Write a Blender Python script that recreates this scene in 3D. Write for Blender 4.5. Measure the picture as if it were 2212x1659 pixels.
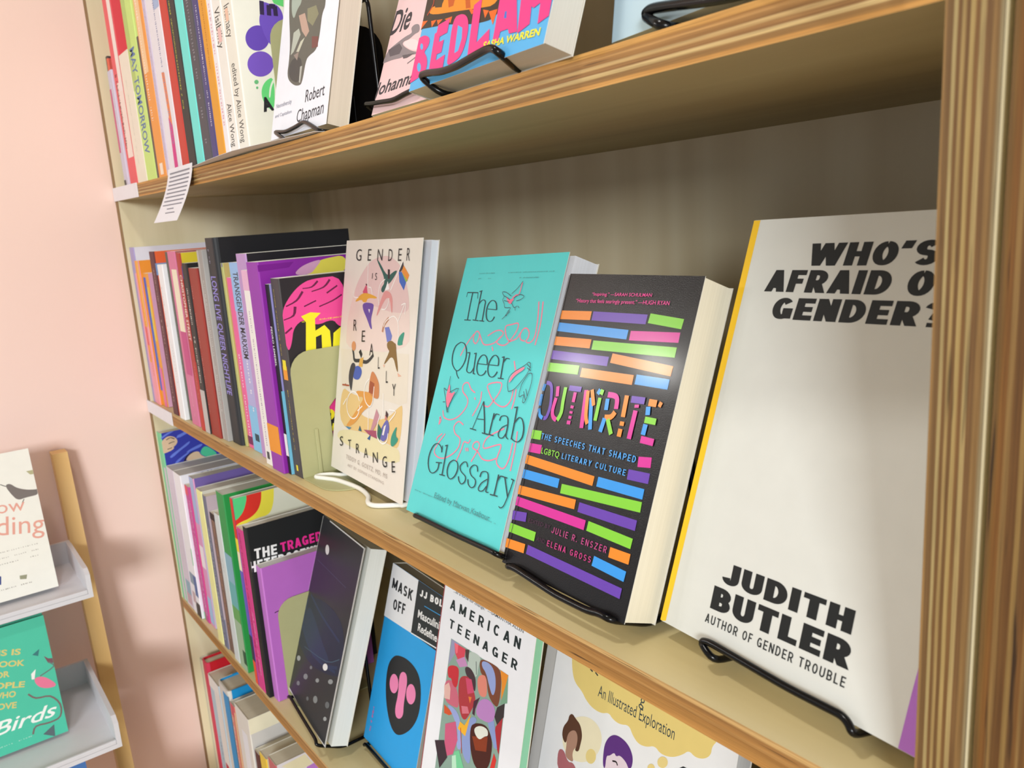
import bpy, bmesh, math, random
from mathutils import Vector, Matrix
random.seed(7)
for _o in list(bpy.data.objects): bpy.data.objects.remove(_o)
SC = bpy.context.scene
COL = SC.collection
PI = math.pi
# ------------------------------------------------------------ camera, world, lights, exposure
CAM = {"m":[[0.60793,0.79126,-0.06581],[-0.12298,0.17573,0.97673],[0.78441,-0.58569,0.20414]],"loc":[1.37926,-0.29897,0.25676],"f":1747.998}
cam_d = bpy.data.cameras.new('camera'); cam = bpy.data.objects.new('camera', cam_d); COL.objects.link(cam)
m = CAM['m']
cam.matrix_world = Matrix(((m[0][0], m[1][0], m[2][0], CAM['loc'][0]), (m[0][1], m[1][1], m[2][1], CAM['loc'][1]), (m[0][2], m[1][2], m[2][2], CAM['loc'][2]), (0, 0, 0, 1)))
cam_d.sensor_fit = 'HORIZONTAL'; cam_d.sensor_width = 36.0
cam_d.lens = CAM['f'] / 2212 * 36.0
cam_d.clip_start = 0.01; cam_d.clip_end = 60
cam_d.dof.use_dof = True; cam_d.dof.focus_distance = 0.62; cam_d.dof.aperture_fstop = 15.0
SC.camera = cam
world = bpy.data.worlds.new('room_daylight'); SC.world = world; world.use_nodes = True
bg = world.node_tree.nodes['Background']; bg.inputs[0].default_value = (0.93, 0.96, 1.0, 1); bg.inputs[1].default_value = 0.6

def area(name, loc, target, size, power, color=(1, 1, 1), sy=None):
    l = bpy.data.lights.new(name, 'AREA'); l.energy = power; l.color = color
    l.shape = 'RECTANGLE' if sy else 'DISK'; l.size = size
    if sy: l.size_y = sy
    o = bpy.data.objects.new(name, l); COL.objects.link(o); o.location = loc
    o.rotation_euler = (Vector(target) - Vector(loc)).to_track_quat('-Z', 'Y').to_euler()
    return o
area('ceiling_lamp', (0.95, -0.44, 1.33), (0.85, -0.15, -0.6), 0.14, 5.0, (1.0, 0.985, 0.95))
area('ceiling_lamp', (-1.30, -2.03, 1.32), (0.6, 0.0, 0.0), 0.16, 9.0, (1.0, 0.98, 0.94))
area('ceiling_lamp', (-2.04, -2.16, 1.32), (0.6, 0.0, 0.0), 0.18, 9.0, (1.0, 0.98, 0.94))
area('window_light', (5.2, -3.45, 1.3), (0.3, 0.0, -0.1), 1.5, 285.0, (0.945, 0.985, 1.0), 1.2)
SC.view_settings.view_transform = 'Standard'; SC.view_settings.look = 'None'
SC.view_settings.gamma = 1.0; SC.view_settings.use_curve_mapping = False
SC.view_settings.exposure = 0.0

# ------------------------------------------------------------ materials
def lin(h):
    h = h.lstrip('#'); r = []
    for i in (0, 2, 4):
        c = int(h[i:i + 2], 16) / 255
        r.append(c / 12.92 if c <= 0.04045 else ((c + 0.055) / 1.055) ** 2.4)
    return (*r, 1)
MATS = {}
def mat(color, rough=0.55, coat=0.0, metal=0.0, bump=0.0):
    key = (color, rough, coat, metal, bump)
    if key in MATS: return MATS[key]
    m = bpy.data.materials.new('surface'); m.use_nodes = True; nt = m.node_tree; p = nt.nodes['Principled BSDF']
    c = lin(color)
    tc = nt.nodes.new('ShaderNodeTexCoord'); nz = nt.nodes.new('ShaderNodeTexNoise'); nz.inputs['Scale'].default_value = 60
    nt.links.new(tc.outputs['Object'], nz.inputs['Vector'])
    mx = nt.nodes.new('ShaderNodeMix'); mx.data_type = 'RGBA'; mx.inputs[6].default_value = c
    mx.inputs[7].default_value = (c[0] * .93, c[1] * .93, c[2] * .93, 1)
    nt.links.new(nz.outputs['Fac'], mx.inputs[0]); nt.links.new(mx.outputs[2], p.inputs['Base Color'])
    p.inputs['Specular IOR Level'].default_value = 0.3; p.inputs['Roughness'].default_value = rough; p.inputs['Metallic'].default_value = metal
    p.inputs['Coat Weight'].default_value = coat; p.inputs['Coat Roughness'].default_value = 0.12
    if bump:
        n2 = nt.nodes.new('ShaderNodeTexNoise'); n2.inputs['Scale'].default_value = 1500; nt.links.new(tc.outputs['Object'], n2.inputs['Vector'])
        b = nt.nodes.new('ShaderNodeBump'); b.inputs['Strength'].default_value = bump; b.inputs['Distance'].default_value = 0.0004
        nt.links.new(n2.outputs['Fac'], b.inputs['Height']); nt.links.new(b.outputs['Normal'], p.inputs['Normal'])
    MATS[key] = m
    return m
def page_mat(color):
    key = ('page', color)
    if key in MATS: return MATS[key]
    m = bpy.data.materials.new('page_edges'); m.use_nodes = True; nt = m.node_tree; p = nt.nodes['Principled BSDF']
    tc = nt.nodes.new('ShaderNodeTexCoord'); mp = nt.nodes.new('ShaderNodeMapping'); mp.inputs['Scale'].default_value = (6, 1400, 6)
    nz = nt.nodes.new('ShaderNodeTexNoise'); nz.inputs['Scale'].default_value = 1.0; nz.inputs['Detail'].default_value = 3
    c = lin(color); mx = nt.nodes.new('ShaderNodeMix'); mx.data_type = 'RGBA'
    mx.inputs[6].default_value = c; mx.inputs[7].default_value = (c[0] * .78, c[1] * .77, c[2] * .74, 1)
    nt.links.new(tc.outputs['Object'], mp.inputs[0]); nt.links.new(mp.outputs[0], nz.inputs['Vector'])
    nt.links.new(nz.outputs['Fac'], mx.inputs[0]); nt.links.new(mx.outputs[2], p.inputs['Base Color'])
    p.inputs['Roughness'].default_value = 0.8
    MATS[key] = m
    return m
def ramp(nt, stops, interp='LINEAR'):
    r = nt.nodes.new('ShaderNodeValToRGB'); r.color_ramp.interpolation = interp; e = r.color_ramp.elements
    e[0].position = stops[0][0]; e[0].color = lin(stops[0][1]); e[1].position = stops[-1][0]; e[1].color = lin(stops[-1][1])
    for p_, c_ in stops[1:-1]:
        x = e.new(p_); x.color = lin(c_)
    return r
def veneer_mat(name, along, c0, c1, c2, figure=0.25):
    # birch ply face: long soft grain plus faint cathedral figure; along = grain axis 0/1/2
    m = bpy.data.materials.new(name); m.use_nodes = True; nt = m.node_tree; p = nt.nodes['Principled BSDF']
    tc = nt.nodes.new('ShaderNodeTexCoord'); mp = nt.nodes.new('ShaderNodeMapping')
    s = [34.0, 34.0, 34.0]; s[along] = 1.6; mp.inputs['Scale'].default_value = s
    nz = nt.nodes.new('ShaderNodeTexNoise'); nz.inputs['Scale'].default_value = 1.0; nz.inputs['Detail'].default_value = 6; nz.inputs['Distortion'].default_value = 0.6
    nt.links.new(tc.outputs['Object'], mp.inputs[0]); nt.links.new(mp.outputs[0], nz.inputs['Vector'])
    mp2 = nt.nodes.new('ShaderNodeMapping'); s2 = [4.5, 4.5, 4.5]; s2[along] = 0.9; mp2.inputs['Scale'].default_value = s2
    wv = nt.nodes.new('ShaderNodeTexWave'); wv.inputs['Scale'].default_value = 1.2; wv.inputs['Distortion'].default_value = 9.0; wv.inputs['Detail'].default_value = 2.0; wv.inputs['Detail Scale'].default_value = 1.2
    nt.links.new(tc.outputs['Object'], mp2.inputs[0]); nt.links.new(mp2.outputs[0], wv.inputs['Vector'])
    ad = nt.nodes.new('ShaderNodeMix'); ad.data_type = 'FLOAT'; ad.inputs[0].default_value = figure
    nt.links.new(nz.outputs['Fac'], ad.inputs[2]); nt.links.new(wv.outputs['Fac'], ad.inputs[3])
    r = ramp(nt, [(0.2, c0), (0.5, c1), (0.85, c2)]); nt.links.new(ad.outputs[0], r.inputs[0])
    nt.links.new(r.outputs[0], p.inputs['Base Color']); p.inputs['Roughness'].default_value = 0.5
    bp = nt.nodes.new('ShaderNodeBump'); bp.inputs['Strength'].default_value = 0.08; bp.inputs['Distance'].default_value = 0.0006
    nt.links.new(nz.outputs['Fac'], bp.inputs['Height']); nt.links.new(bp.outputs['Normal'], p.inputs['Normal'])
    return m
def ply_mat(name, bands, tint, warp=0.035, seed=0.0, glue=0.5):
    # ply edge: UV.x runs along the board in metres, UV.y crosses the thickness 0..1
    m = bpy.data.materials.new(name); m.use_nodes = True; nt = m.node_tree; p = nt.nodes['Principled BSDF']; L = nt.links.new
    uv = nt.nodes.new('ShaderNodeUVMap'); uv.uv_map = 'ply'; sp = nt.nodes.new('ShaderNodeSeparateXYZ'); L(uv.outputs[0], sp.inputs[0])
    cb = nt.nodes.new('ShaderNodeCombineXYZ'); mu = nt.nodes.new('ShaderNodeMath'); mu.operation = 'MULTIPLY'; mu.inputs[1].default_value = 9.0
    mv = nt.nodes.new('ShaderNodeMath'); mv.operation = 'MULTIPLY'; mv.inputs[1].default_value = 1.7
    L(sp.outputs[0], mu.inputs[0]); L(sp.outputs[1], mv.inputs[0]); L(mu.outputs[0], cb.inputs[0]); L(mv.outputs[0], cb.inputs[1]); cb.inputs[2].default_value = seed
    nz = nt.nodes.new('ShaderNodeTexNoise'); nz.inputs['Scale'].default_value = 1.0; nz.inputs['Detail'].default_value = 4; L(cb.outputs[0], nz.inputs['Vector'])
    s1 = nt.nodes.new('ShaderNodeMath'); s1.operation = 'MULTIPLY_ADD'; s1.inputs[1].default_value = warp * 2; s1.inputs[2].default_value = -warp
    L(nz.outputs['Fac'], s1.inputs[0]); s2 = nt.nodes.new('ShaderNodeMath'); s2.operation = 'ADD'; L(s1.outputs[0], s2.inputs[0]); L(sp.outputs[1], s2.inputs[1])
    r = ramp(nt, bands); r.color_ramp.interpolation = 'LINEAR'; L(s2.outputs[0], r.inputs[0])
    # fibre streaks along the board
    cb2 = nt.nodes.new('ShaderNodeCombineXYZ'); m2 = nt.nodes.new('ShaderNodeMath'); m2.operation = 'MULTIPLY'; m2.inputs[1].default_value = 26.0
    m3 = nt.nodes.new('ShaderNodeMath'); m3.operation = 'MULTIPLY'; m3.inputs[1].default_value = 42.0
    L(sp.outputs[0], m2.inputs[0]); L(sp.outputs[1], m3.inputs[0]); L(m2.outputs[0], cb2.inputs[0]); L(m3.outputs[0], cb2.inputs[1]); cb2.inputs[2].default_value = seed + 3
    n2 = nt.nodes.new('ShaderNodeTexNoise'); n2.inputs['Scale'].default_value = 1.0; n2.inputs['Detail'].default_value = 5; L(cb2.outputs[0], n2.inputs['Vector'])
    r2 = ramp(nt, [(0.25, '#a8a098'), (0.5, '#e2ded8'), (0.7, '#ffffff')]); L(n2.outputs['Fac'], r2.inputs[0])
    mx = nt.nodes.new('ShaderNodeMix'); mx.data_type = 'RGBA'; mx.blend_type = 'MULTIPLY'; mx.inputs[0].default_value = 0.75; L(r.outputs[0], mx.inputs[6]); L(r2.outputs[0], mx.inputs[7])
    # voids and burnt knots: short dark slots inside the plies
    cb3 = nt.nodes.new('ShaderNodeCombineXYZ'); m4 = nt.nodes.new('ShaderNodeMath'); m4.operation = 'MULTIPLY'; m4.inputs[1].default_value = 14.0
    m5 = nt.nodes.new('ShaderNodeMath'); m5.operation = 'MULTIPLY'; m5.inputs[1].default_value = 7.0
    L(sp.outputs[0], m4.inputs[0]); L(s2.outputs[0], m5.inputs[0]); L(m4.outputs[0], cb3.inputs[0]); L(m5.outputs[0], cb3.inputs[1]); cb3.inputs[2].default_value = seed + 8
    n3 = nt.nodes.new('ShaderNodeTexNoise'); n3.inputs['Scale'].default_value = 1.0; n3.inputs['Detail'].default_value = 2; L(cb3.outputs[0], n3.inputs['Vector'])
    r3 = ramp(nt, [(0.27, '#4a3524'), (0.34, '#ffffff')]); L(n3.outputs['Fac'], r3.inputs[0])
    mx2 = nt.nodes.new('ShaderNodeMix'); mx2.data_type = 'RGBA'; mx2.blend_type = 'MULTIPLY'; mx2.inputs[0].default_value = glue; L(mx.outputs[2], mx2.inputs[6]); L(r3.outputs[0], mx2.inputs[7])
    mx3 = nt.nodes.new('ShaderNodeMix'); mx3.data_type = 'RGBA'; mx3.blend_type = 'MULTIPLY'; mx3.inputs[0].default_value = 1.0; mx3.inputs[7].default_value = lin(tint); L(mx2.outputs[2], mx3.inputs[6])
    L(mx3.outputs[2], p.inputs['Base Color']); p.inputs['Roughness'].default_value = 0.6
    bp = nt.nodes.new('ShaderNodeBump'); bp.inputs['Strength'].default_value = 0.25; bp.inputs['Distance'].default_value = 0.0006
    L(mx2.outputs[2], bp.inputs['Height']); L(bp.outputs['Normal'], p.inputs['Normal'])
    return m
def plaster_mat(name, c0, c1, scale=1.2, bump=0.05):
    m = bpy.data.materials.new(name); m.use_nodes = True; nt = m.node_tree; p = nt.nodes['Principled BSDF']
    tc = nt.nodes.new('ShaderNodeTexCoord'); nz = nt.nodes.new('ShaderNodeTexNoise'); nz.inputs['Scale'].default_value = scale; nz.inputs['Detail'].default_value = 3
    nt.links.new(tc.outputs['Object'], nz.inputs['Vector']); r = ramp(nt, [(0.35, c0), (0.65, c1)]); nt.links.new(nz.outputs['Fac'], r.inputs[0])
    nt.links.new(r.outputs[0], p.inputs['Base Color']); p.inputs['Roughness'].default_value = 0.7
    n2 = nt.nodes.new('ShaderNodeTexNoise'); n2.inputs['Scale'].default_value = 160; nt.links.new(tc.outputs['Object'], n2.inputs['Vector'])
    b = nt.nodes.new('ShaderNodeBump'); b.inputs['Strength'].default_value = bump; b.inputs['Distance'].default_value = 0.002
    nt.links.new(n2.outputs['Fac'], b.inputs['Height']); nt.links.new(b.outputs['Normal'], p.inputs['Normal'])
    return m
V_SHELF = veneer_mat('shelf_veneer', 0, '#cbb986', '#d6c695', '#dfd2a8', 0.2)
V_UNDER_SHADED = veneer_mat('shelf_underside_shaded_veneer', 0, '#a8986c', '#b4a478', '#beb084', 0.2)  # same boards as the shelf veneer, with the underside's shade mixed into the colour
V_BACK = veneer_mat('back_veneer', 2, '#cdbd9c', '#d4c5a5', '#dacdaf', 0.35)
V_SIDE = veneer_mat('side_veneer', 2, '#d8cba6', '#e2d6b4', '#e8dec0', 0.2)
PLY_SHELF = ply_mat('shelf_ply_edge', [(0.0, '#eab870'), (0.10, '#e2ac62'), (0.13, '#b08850'), (0.24, '#a98452'), (0.27, '#e6cc96'), (0.34, '#ead4a2'), (0.37, '#a87e4e'), (0.47, '#b68c58'), (0.50, '#dcbc86'), (0.56, '#e2c692'), (0.60, '#a67c48'), (0.70, '#c09258'), (0.74, '#d8ac70'), (0.82, '#b48448'), (0.87, '#e4b266'), (1.0, '#eebc72')], '#ece3d2', seed=1.3)
PLY_MID = ply_mat('middle_shelf_ply_edge', [(0.0, '#dcaa66'), (0.12, '#d2a05e'), (0.3, '#c49658'), (0.46, '#b88a50'), (0.54, '#cfa46a'), (0.62, '#c4965a'), (0.72, '#b88c56'), (0.79, '#b08654'), (0.84, '#e6c48c'), (0.93, '#e8c892'), (0.96, '#d4b07a'), (1.0, '#dab988')], '#ece2d0', seed=2.7, glue=0.8, warp=0.05)
PLY_POST = ply_mat('post_ply_edge', [(0.0, '#d8b88a'), (0.04, '#d0ae7c'), (0.06, '#a88a64'), (0.15, '#a08058'), (0.17, '#efe4b8'), (0.215, '#efe4b8'), (0.235, '#a88458'), (0.29, '#a07e58'), (0.31, '#e6d2a0'), (0.355, '#e2cc98'), (0.375, '#a08058'), (0.43, '#a07c52'), (0.45, '#f0dfaa'), (0.505, '#ecd9a2'), (0.53, '#b08a5c'), (0.585, '#a88258'), (0.61, '#f0e2b2'), (0.675, '#eedeb0'), (0.70, '#a8845c'), (0.78, '#a4845e'), (0.82, '#c8a878'), (0.90, '#b49468'), (0.955, '#cfc9b2'), (0.985, '#c8c2ae'), (1.0, '#4a4032')], '#bdb096', warp=0.028, seed=5.1, glue=0.6)
PLY_POST2 = ply_mat('second_post_ply_edge', [(0.0, '#b09468'), (0.07, '#b8985e'), (0.12, '#c89a58'), (0.2, '#b8884c'), (0.24, '#dcc08c'), (0.30, '#d8bc88'), (0.33, '#a88454'), (0.48, '#a07848'), (0.51, '#e4cc94'), (0.57, '#dcc48c'), (0.61, '#a08058'), (0.75, '#b88c54'), (0.8, '#e0c490'), (0.87, '#a88050'), (1.0, '#d8b070')], '#a8977a', warp=0.03, seed=9.4, glue=0.8)
PINK = plaster_mat('pink_plaster', '#f2d3c7', '#f4d7cc')
WHITE_WALL = plaster_mat('white_plaster', '#e6e2da', '#ece8e0')
WIRE_K = mat('#08080a', 0.22, 0.0); WIRE_W = mat('#f0efe8', 0.4, 0.2)
OLIVE = mat('#b2b184', 0.45, 0.0, 0.0, 0.2)
PAPER = mat('#eceaf0', 0.7)

# ------------------------------------------------------------ mesh helpers
def link(name, me, mats, parent=None):
    o = bpy.data.objects.new(name, me); COL.objects.link(o)
    for mm in (mats if isinstance(mats, (list, tuple)) else [mats]): me.materials.append(mm)
    if parent: o.parent = parent
    return o
def mesh(name, verts, faces, mats, parent=None, fm=None, smooth=False):
    me = bpy.data.meshes.new(name); me.from_pydata([tuple(v) for v in verts], [], faces); 
    if fm: me.polygons.foreach_set('material_index', fm)
    if smooth: me.polygons.foreach_set('use_smooth', [True] * len(me.polygons))
    me.update()
    return link(name, me, mats, parent)
def fix_normals(o):
    bm = bmesh.new(); bm.from_mesh(o.data); bmesh.ops.recalc_face_normals(bm, faces=bm.faces); bm.to_mesh(o.data); bm.free(); return o
def box(name, p0, p1, mats, parent=None, bevel=0.0):
    x0, y0, z0 = p0; x1, y1, z1 = p1
    v = [(x0, y0, z0), (x1, y0, z0), (x1, y1, z0), (x0, y1, z0), (x0, y0, z1), (x1, y0, z1), (x1, y1, z1), (x0, y1, z1)]
    f = [(0, 3, 2, 1), (4, 5, 6, 7), (0, 1, 5, 4), (1, 2, 6, 5), (2, 3, 7, 6), (3, 0, 4, 7)]
    o = mesh(name, v, f, mats, parent)
    if bevel:
        bm = bmesh.new(); bm.from_mesh(o.data); bmesh.ops.bevel(bm, geom=bm.edges[:], offset=bevel, segments=2, affect='EDGES', profile=0.5); bm.to_mesh(o.data); bm.free()
    return o
def empty(name, loc=(0, 0, 0), label=None, cat=None, group=None):
    o = bpy.data.objects.new(name, None); COL.objects.link(o); o.location = loc; o.empty_display_size = 0.02
    if label: o['label'] = label
    if cat: o['category'] = cat
    if group: o['group'] = group
    return o
def tag(o, label, cat, group=None):
    o['label'] = label; o['category'] = cat
    if group: o['group'] = group
    return o
def catmull(P, n=6):
    P = [Vector(p) for p in P]; out = []
    for i in range(len(P) - 1):
        a = P[max(i - 1, 0)]; b = P[i]; c = P[i + 1]; d = P[min(i + 2, len(P) - 1)]
        for k in range(n):
            t = k / n
            out.append(0.5 * ((2 * b) + (c - a) * t + (2 * a - 5 * b + 4 * c - d) * t * t + (3 * b - a - 3 * c + d) * t ** 3))
    out.append(P[-1]); return out
def tube(name, P, r, m, parent=None, seg=8, smooth_path=True, cap=True):
    P = catmull(P) if smooth_path else [Vector(p) for p in P]
    v = []; f = []; up = None
    for i, p in enumerate(P):
        t = (P[min(i + 1, len(P) - 1)] - P[max(i - 1, 0)]).normalized()
        if up is None: up = t.orthogonal().normalized()
        up = (up - t * up.dot(t)).normalized(); s = t.cross(up)
        for k in range(seg):
            a = 2 * PI * k / seg; v.append(p + (up * math.cos(a) + s * math.sin(a)) * r)
    for i in range(len(P) - 1):
        for k in range(seg):
            k2 = (k + 1) % seg; f.append((i * seg + k, i * seg + k2, (i + 1) * seg + k2, (i + 1) * seg + k))
    if cap: f.append(tuple(range(seg - 1, -1, -1))); f.append(tuple((len(P) - 1) * seg + k for k in range(seg)))
    return mesh(name, v, f, m, parent, smooth=True)
def soft(P, r=0.006, n=4):
    # rounds every corner of a polyline
    P = [Vector(p) for p in P]; out = [P[0]]
    for i in range(1, len(P) - 1):
        a = P[i - 1] - P[i]; b = P[i + 1] - P[i]; ra = min(r, a.length * .45); rb = min(r, b.length * .45)
        p0 = P[i] + a.normalized() * ra; p1 = P[i] + b.normalized() * rb
        for k in range(n + 1):
            t = k / n; out.append(p0 * (1 - t) ** 2 + P[i] * 2 * t * (1 - t) + p1 * t * t)
    out.append(P[-1]); return out
_tc = {}
def text_mesh(s, bold=0.0, shear=0.0, sp=1.0):
    key = (s, bold, shear, sp)
    if key in _tc: return _tc[key]
    cu = bpy.data.curves.new('txt', 'FONT'); cu.body = s; cu.offset = bold; cu.shear = shear; cu.space_character = sp; cu.resolution_u = 3
    o = bpy.data.objects.new('txt', cu); COL.objects.link(o)
    dg = bpy.context.evaluated_depsgraph_get(); dg.update(); me = bpy.data.meshes.new_from_object(o.evaluated_get(dg))
    v = [tuple(a.co) for a in me.vertices]; f = [tuple(p.vertices) for p in me.polygons]
    # capital height and ink extents so that the text can be fitted to a measured box
    xs = [a[0] for a in v] or [0]; x0, x1 = min(xs), max(xs); top = max([a[1] for a in v] or [1])
    bpy.data.objects.remove(o); bpy.data.curves.remove(cu); bpy.data.meshes.remove(me)
    _tc[key] = (v, f, x0, x1, top); return _tc[key]

# ------------------------------------------------------------ room
ST = {"W":1.2378,"D":0.31354,"zA":0.33652,"tA":0.01852,"tB":0.01818,"zC":-0.34285,"sA":0.00408,"sB":0.00197,"sC":0.00477}
W = ST['W']; D = ST['D']; FLOOR = -1.16; CEIL = 1.36
def struct(o):
    o['kind'] = 'structure'; return o
floor_m = veneer_mat('floor_boards', 1, '#a88a64', '#b89a72', '#c4a880', 0.2)
struct(box('floor', (-3.2, -4.6, FLOOR - 0.05), (4.2, 0.5, FLOOR), floor_m))
struct(box('ceiling', (-3.2, -4.6, CEIL), (4.2, 0.5, CEIL + 0.05), WHITE_WALL))
struct(box('wall_left', (-0.169, -0.64, FLOOR), (-0.0196, 0.5, CEIL), PINK))
struct(box('wall_back', (-0.0196, 0.36, FLOOR), (4.2, 0.5, CEIL), WHITE_WALL))

# ------------------------------------------------------------ bookcases
def sagz(x, s, w=None):
    w = w or W
    return -4 * s * (x / w) * (1 - x / w)
def shelf_board(name, x0, x1, y0, y1, ztop, th, s, parent, edge=None, n=24):
    # board with a slight sag; ply pattern on the front edge through its own UVs
    v = []; f = []; fm = []; uv = []
    for i in range(n + 1):
        x = x0 + (x1 - x0) * i / n; dz = sagz(x - x0, s, x1 - x0)
        v += [(x, y0, ztop - th + dz), (x, y0, ztop + dz), (x, y1, ztop + dz), (x, y1, ztop - th + dz)]
    for i in range(n):
        a = i * 4; b = a + 4; u0 = x0 + (x1 - x0) * i / n; u1 = x0 + (x1 - x0) * (i + 1) / n
        f.append((a, b, b + 1, a + 1)); fm.append(1); uv.append(((u0, 0), (u1, 0), (u1, 1), (u0, 1)))
        f.append((a + 1, b + 1, b + 2, a + 2)); fm.append(0); uv.append(((0, 0),) * 4)
        f.append((a + 2, b + 2, b + 3, a + 3)); fm.append(0); uv.append(((0, 0),) * 4)
        f.append((a + 3, b + 3, b, a)); fm.append(2); uv.append(((0, 0),) * 4)
    e = n * 4; f.append((0, 1, 2, 3)); fm.append(0); uv.append(((0, 0),) * 4); f.append((e, e + 3, e + 2, e + 1)); fm.append(0); uv.append(((0, 0),) * 4)
    o = mesh(name, v, f, [V_SHELF, edge or PLY_SHELF, V_UNDER_SHADED], parent, fm)
    ul = o.data.uv_layers.new(name='ply'); k = 0
    for p in uv:
        for q in p: ul.data[k].uv = q; k += 1
    return o
def side_panel(name, x0, x1, y0, y1, z0, z1, edge, parent):
    v = [(x0, y0, z0), (x1, y0, z0), (x1, y1, z0), (x0, y1, z0), (x0, y0, z1), (x1, y0, z1), (x1, y1, z1), (x0, y1, z1)]
    f = [(0, 1, 5, 4), (1, 2, 6, 5), (2, 3, 7, 6), (3, 0, 4, 7), (0, 3, 2, 1), (4, 5, 6, 7)]
    o = mesh(name, v, f, [V_SIDE, edge], parent, [1, 0, 0, 0, 0, 0])
    ul = o.data.uv_layers.new(name='ply'); q = [(z0, 0), (z0, 1), (z1, 1), (z1, 0)]
    for k in range(4): ul.data[k].uv = q[k]
    return o
zA, zC = ST['zA'], ST['zC']; TH = 0.0183; zD = -0.69
bc = tag(empty('bookcase', (0, 0, FLOOR)), 'plywood bookcase with layered ply edges, full of books, against the pink wall', 'bookcase')
inv = Matrix.Translation((0, 0, -FLOOR))
def adopt(o, root): o.parent = root; o.matrix_parent_inverse = Matrix.Translation(-root.location); return o
parts = [side_panel('side_panel', -0.019, 0.0, 0, D, FLOOR, 1.16, PLY_POST, None), side_panel('side_panel', W, W + 0.0193, 0, D, FLOOR, 1.16, PLY_POST, None),
         box('back_panel', (-0.019, D, FLOOR), (W + 0.0193, D + 0.006, 1.16), V_BACK)]
for nm, zt, s in (('shelf', zA, ST['sA']), ('shelf', 0.0, ST['sB']), ('shelf', zC, ST['sC']), ('shelf', zD, 0.003), ('shelf', zA + 0.345, 0.003), ('shelf', -1.03, 0.002), ('top_panel', 1.16, 0.0)):
    parts.append(shelf_board(nm, 0.0, W, 0.0, D, zt, TH, s, None, PLY_MID if zt in (0.0, zC) else None))
for o in parts: adopt(o, bc)
bc2 = tag(empty('bookcase', (W + 0.0215, 0, FLOOR)), 'neighbouring plywood bookcase, only its post edge showing at the right', 'bookcase')
X2 = W + 0.0215
p2 = [side_panel('side_panel', X2 + 0.0006, X2 + 0.0193, 0, D, FLOOR, 1.16, PLY_POST2, None), side_panel('side_panel', X2 + 1.0, X2 + 1.0193, 0, D, FLOOR, 1.16, PLY_POST2, None), box('back_panel', (X2, D, FLOOR), (X2 + 1.0193, D + 0.006, 1.16), V_BACK)]
for zt in (zA, 0.0, zC, zD, zA + 0.345, -1.03, 1.16): p2.append(shelf_board('shelf', X2 + 0.0193, X2 + 1.0, 0.0, D, zt, TH, 0.0, None, n=2))
for o in p2: adopt(o, bc2)

# ------------------------------------------------------------ books
# canonical frame: x from spine to fore edge, z up, y from the front cover into the block
def book_cover(w, h, t, hard, mats, gap, curl):
    bt = 0.0024 if hard else 0.00045
    r = min(0.0016, t * .25) if not hard else min(t * .35, 0.006)
    ox = 0.0; prof = []; inn = []
    def front_y(x):
        # front cover may curl away from the block towards its fore edge
        k = max(0.0, (x / w - 0.15)) ** 1.4
        return 0.0
    N = 8
    for i in range(N + 1):
        x = w - (w - r) * i / N; prof.append((x, 0.0)); inn.append((x, bt))
    for k in range(1, 5):
        a = PI / 2 * k / 4; prof.append((r - r * math.sin(a), r - r * math.cos(a))); ri = max(r - bt, 0.0002); inn.append((bt + ri - ri * math.sin(a), bt + ri - ri * math.cos(a)))
    for k in range(0, 5):
        a = PI / 2 * k / 4; prof.append((r - r * math.cos(a), t - r + r * math.sin(a))); ri = max(r - bt, 0.0002); inn.append((bt + ri - ri * math.cos(a), t - bt - ri + ri * math.sin(a)))
    for i in range(1, N + 1):
        x = r + (w - r) * i / N; prof.append((x, t)); inn.append((x, t - bt))
    n = len(prof); v = []; f = []; fm = []
    M = 6 if curl else 1
    for j in range(M + 1):
        z = h * j / M
        for lst in (prof, inn):
            for idx, (x, y) in enumerate(lst):
                dy = 0.0
                if curl and idx <= N:
                    e = max(0.0, x / w - .35) ** 1.6; tt = (z / h - .25)
                    dy = -curl * e * (0.010 * max(0, tt) + 0.002)
                v.append((x, y + dy, z))
    S = 2 * n
    for j in range(M):
        for i in range(n - 1):
            a = j * S + i; b = a + 1
            isspine = N <= i <= N + 9
            f.append((a, b, b + S, a + S)); fm.append(1 if isspine else 0)
            a2 = a + n; b2 = b + n
            f.append((b2, a2, a2 + S, b2 + S)); fm.append(2)
        for a, b in ((0, n), (n - 1, 2 * n - 1)):
            f.append((j * S + a, j * S + a + S, j * S + b + S, j * S + b) if a == 0 else (j * S + b, j * S + b + S, j * S + a + S, j * S + a)); fm.append(2 if not hard else 0)
    for i in range(n - 1):
        f.append((i + 1, i, n + i, n + i + 1)); fm.append(2 if not hard else (1 if N <= i <= N + 9 else 0))
        q = M * S; f.append((q + i, q + i + 1, q + n + i + 1, q + n + i)); fm.append(2 if not hard else (1 if N <= i <= N + 9 else 0))
    return v, f, fm
def page_block(w, h, t, hard, gap):
    bt = 0.0026 if hard else 0.0006; ins = 0.0035 if hard else 0.0008
    x0, x1 = bt + .0004, w - ins; z0, z1 = ins, h - ins
    y0a, y0b, y1 = bt, bt + gap, t - bt
    n = 7; v = []; f = []
    for i in range(n + 1):
        u = i / n; x = x0 + (x1 - x0) * u; ya = y0a + (y0b - y0a) * u ** 1.3
        v += [(x, ya, z0), (x, y1, z0), (x, y1, z1), (x, ya, z1)]
    for i in range(n):
        a = 4 * i; b = a + 4
        for k in range(4):
            k2 = (k + 1) % 4; f.append((a + k, b + k, b + k2, a + k2))
    f.append((0, 1, 2, 3)); f.append((4 * n + 3, 4 * n + 2, 4 * n + 1, 4 * n))
    return v, f
def flat_poly(P):
    return [tuple(range(len(P)))]
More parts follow.
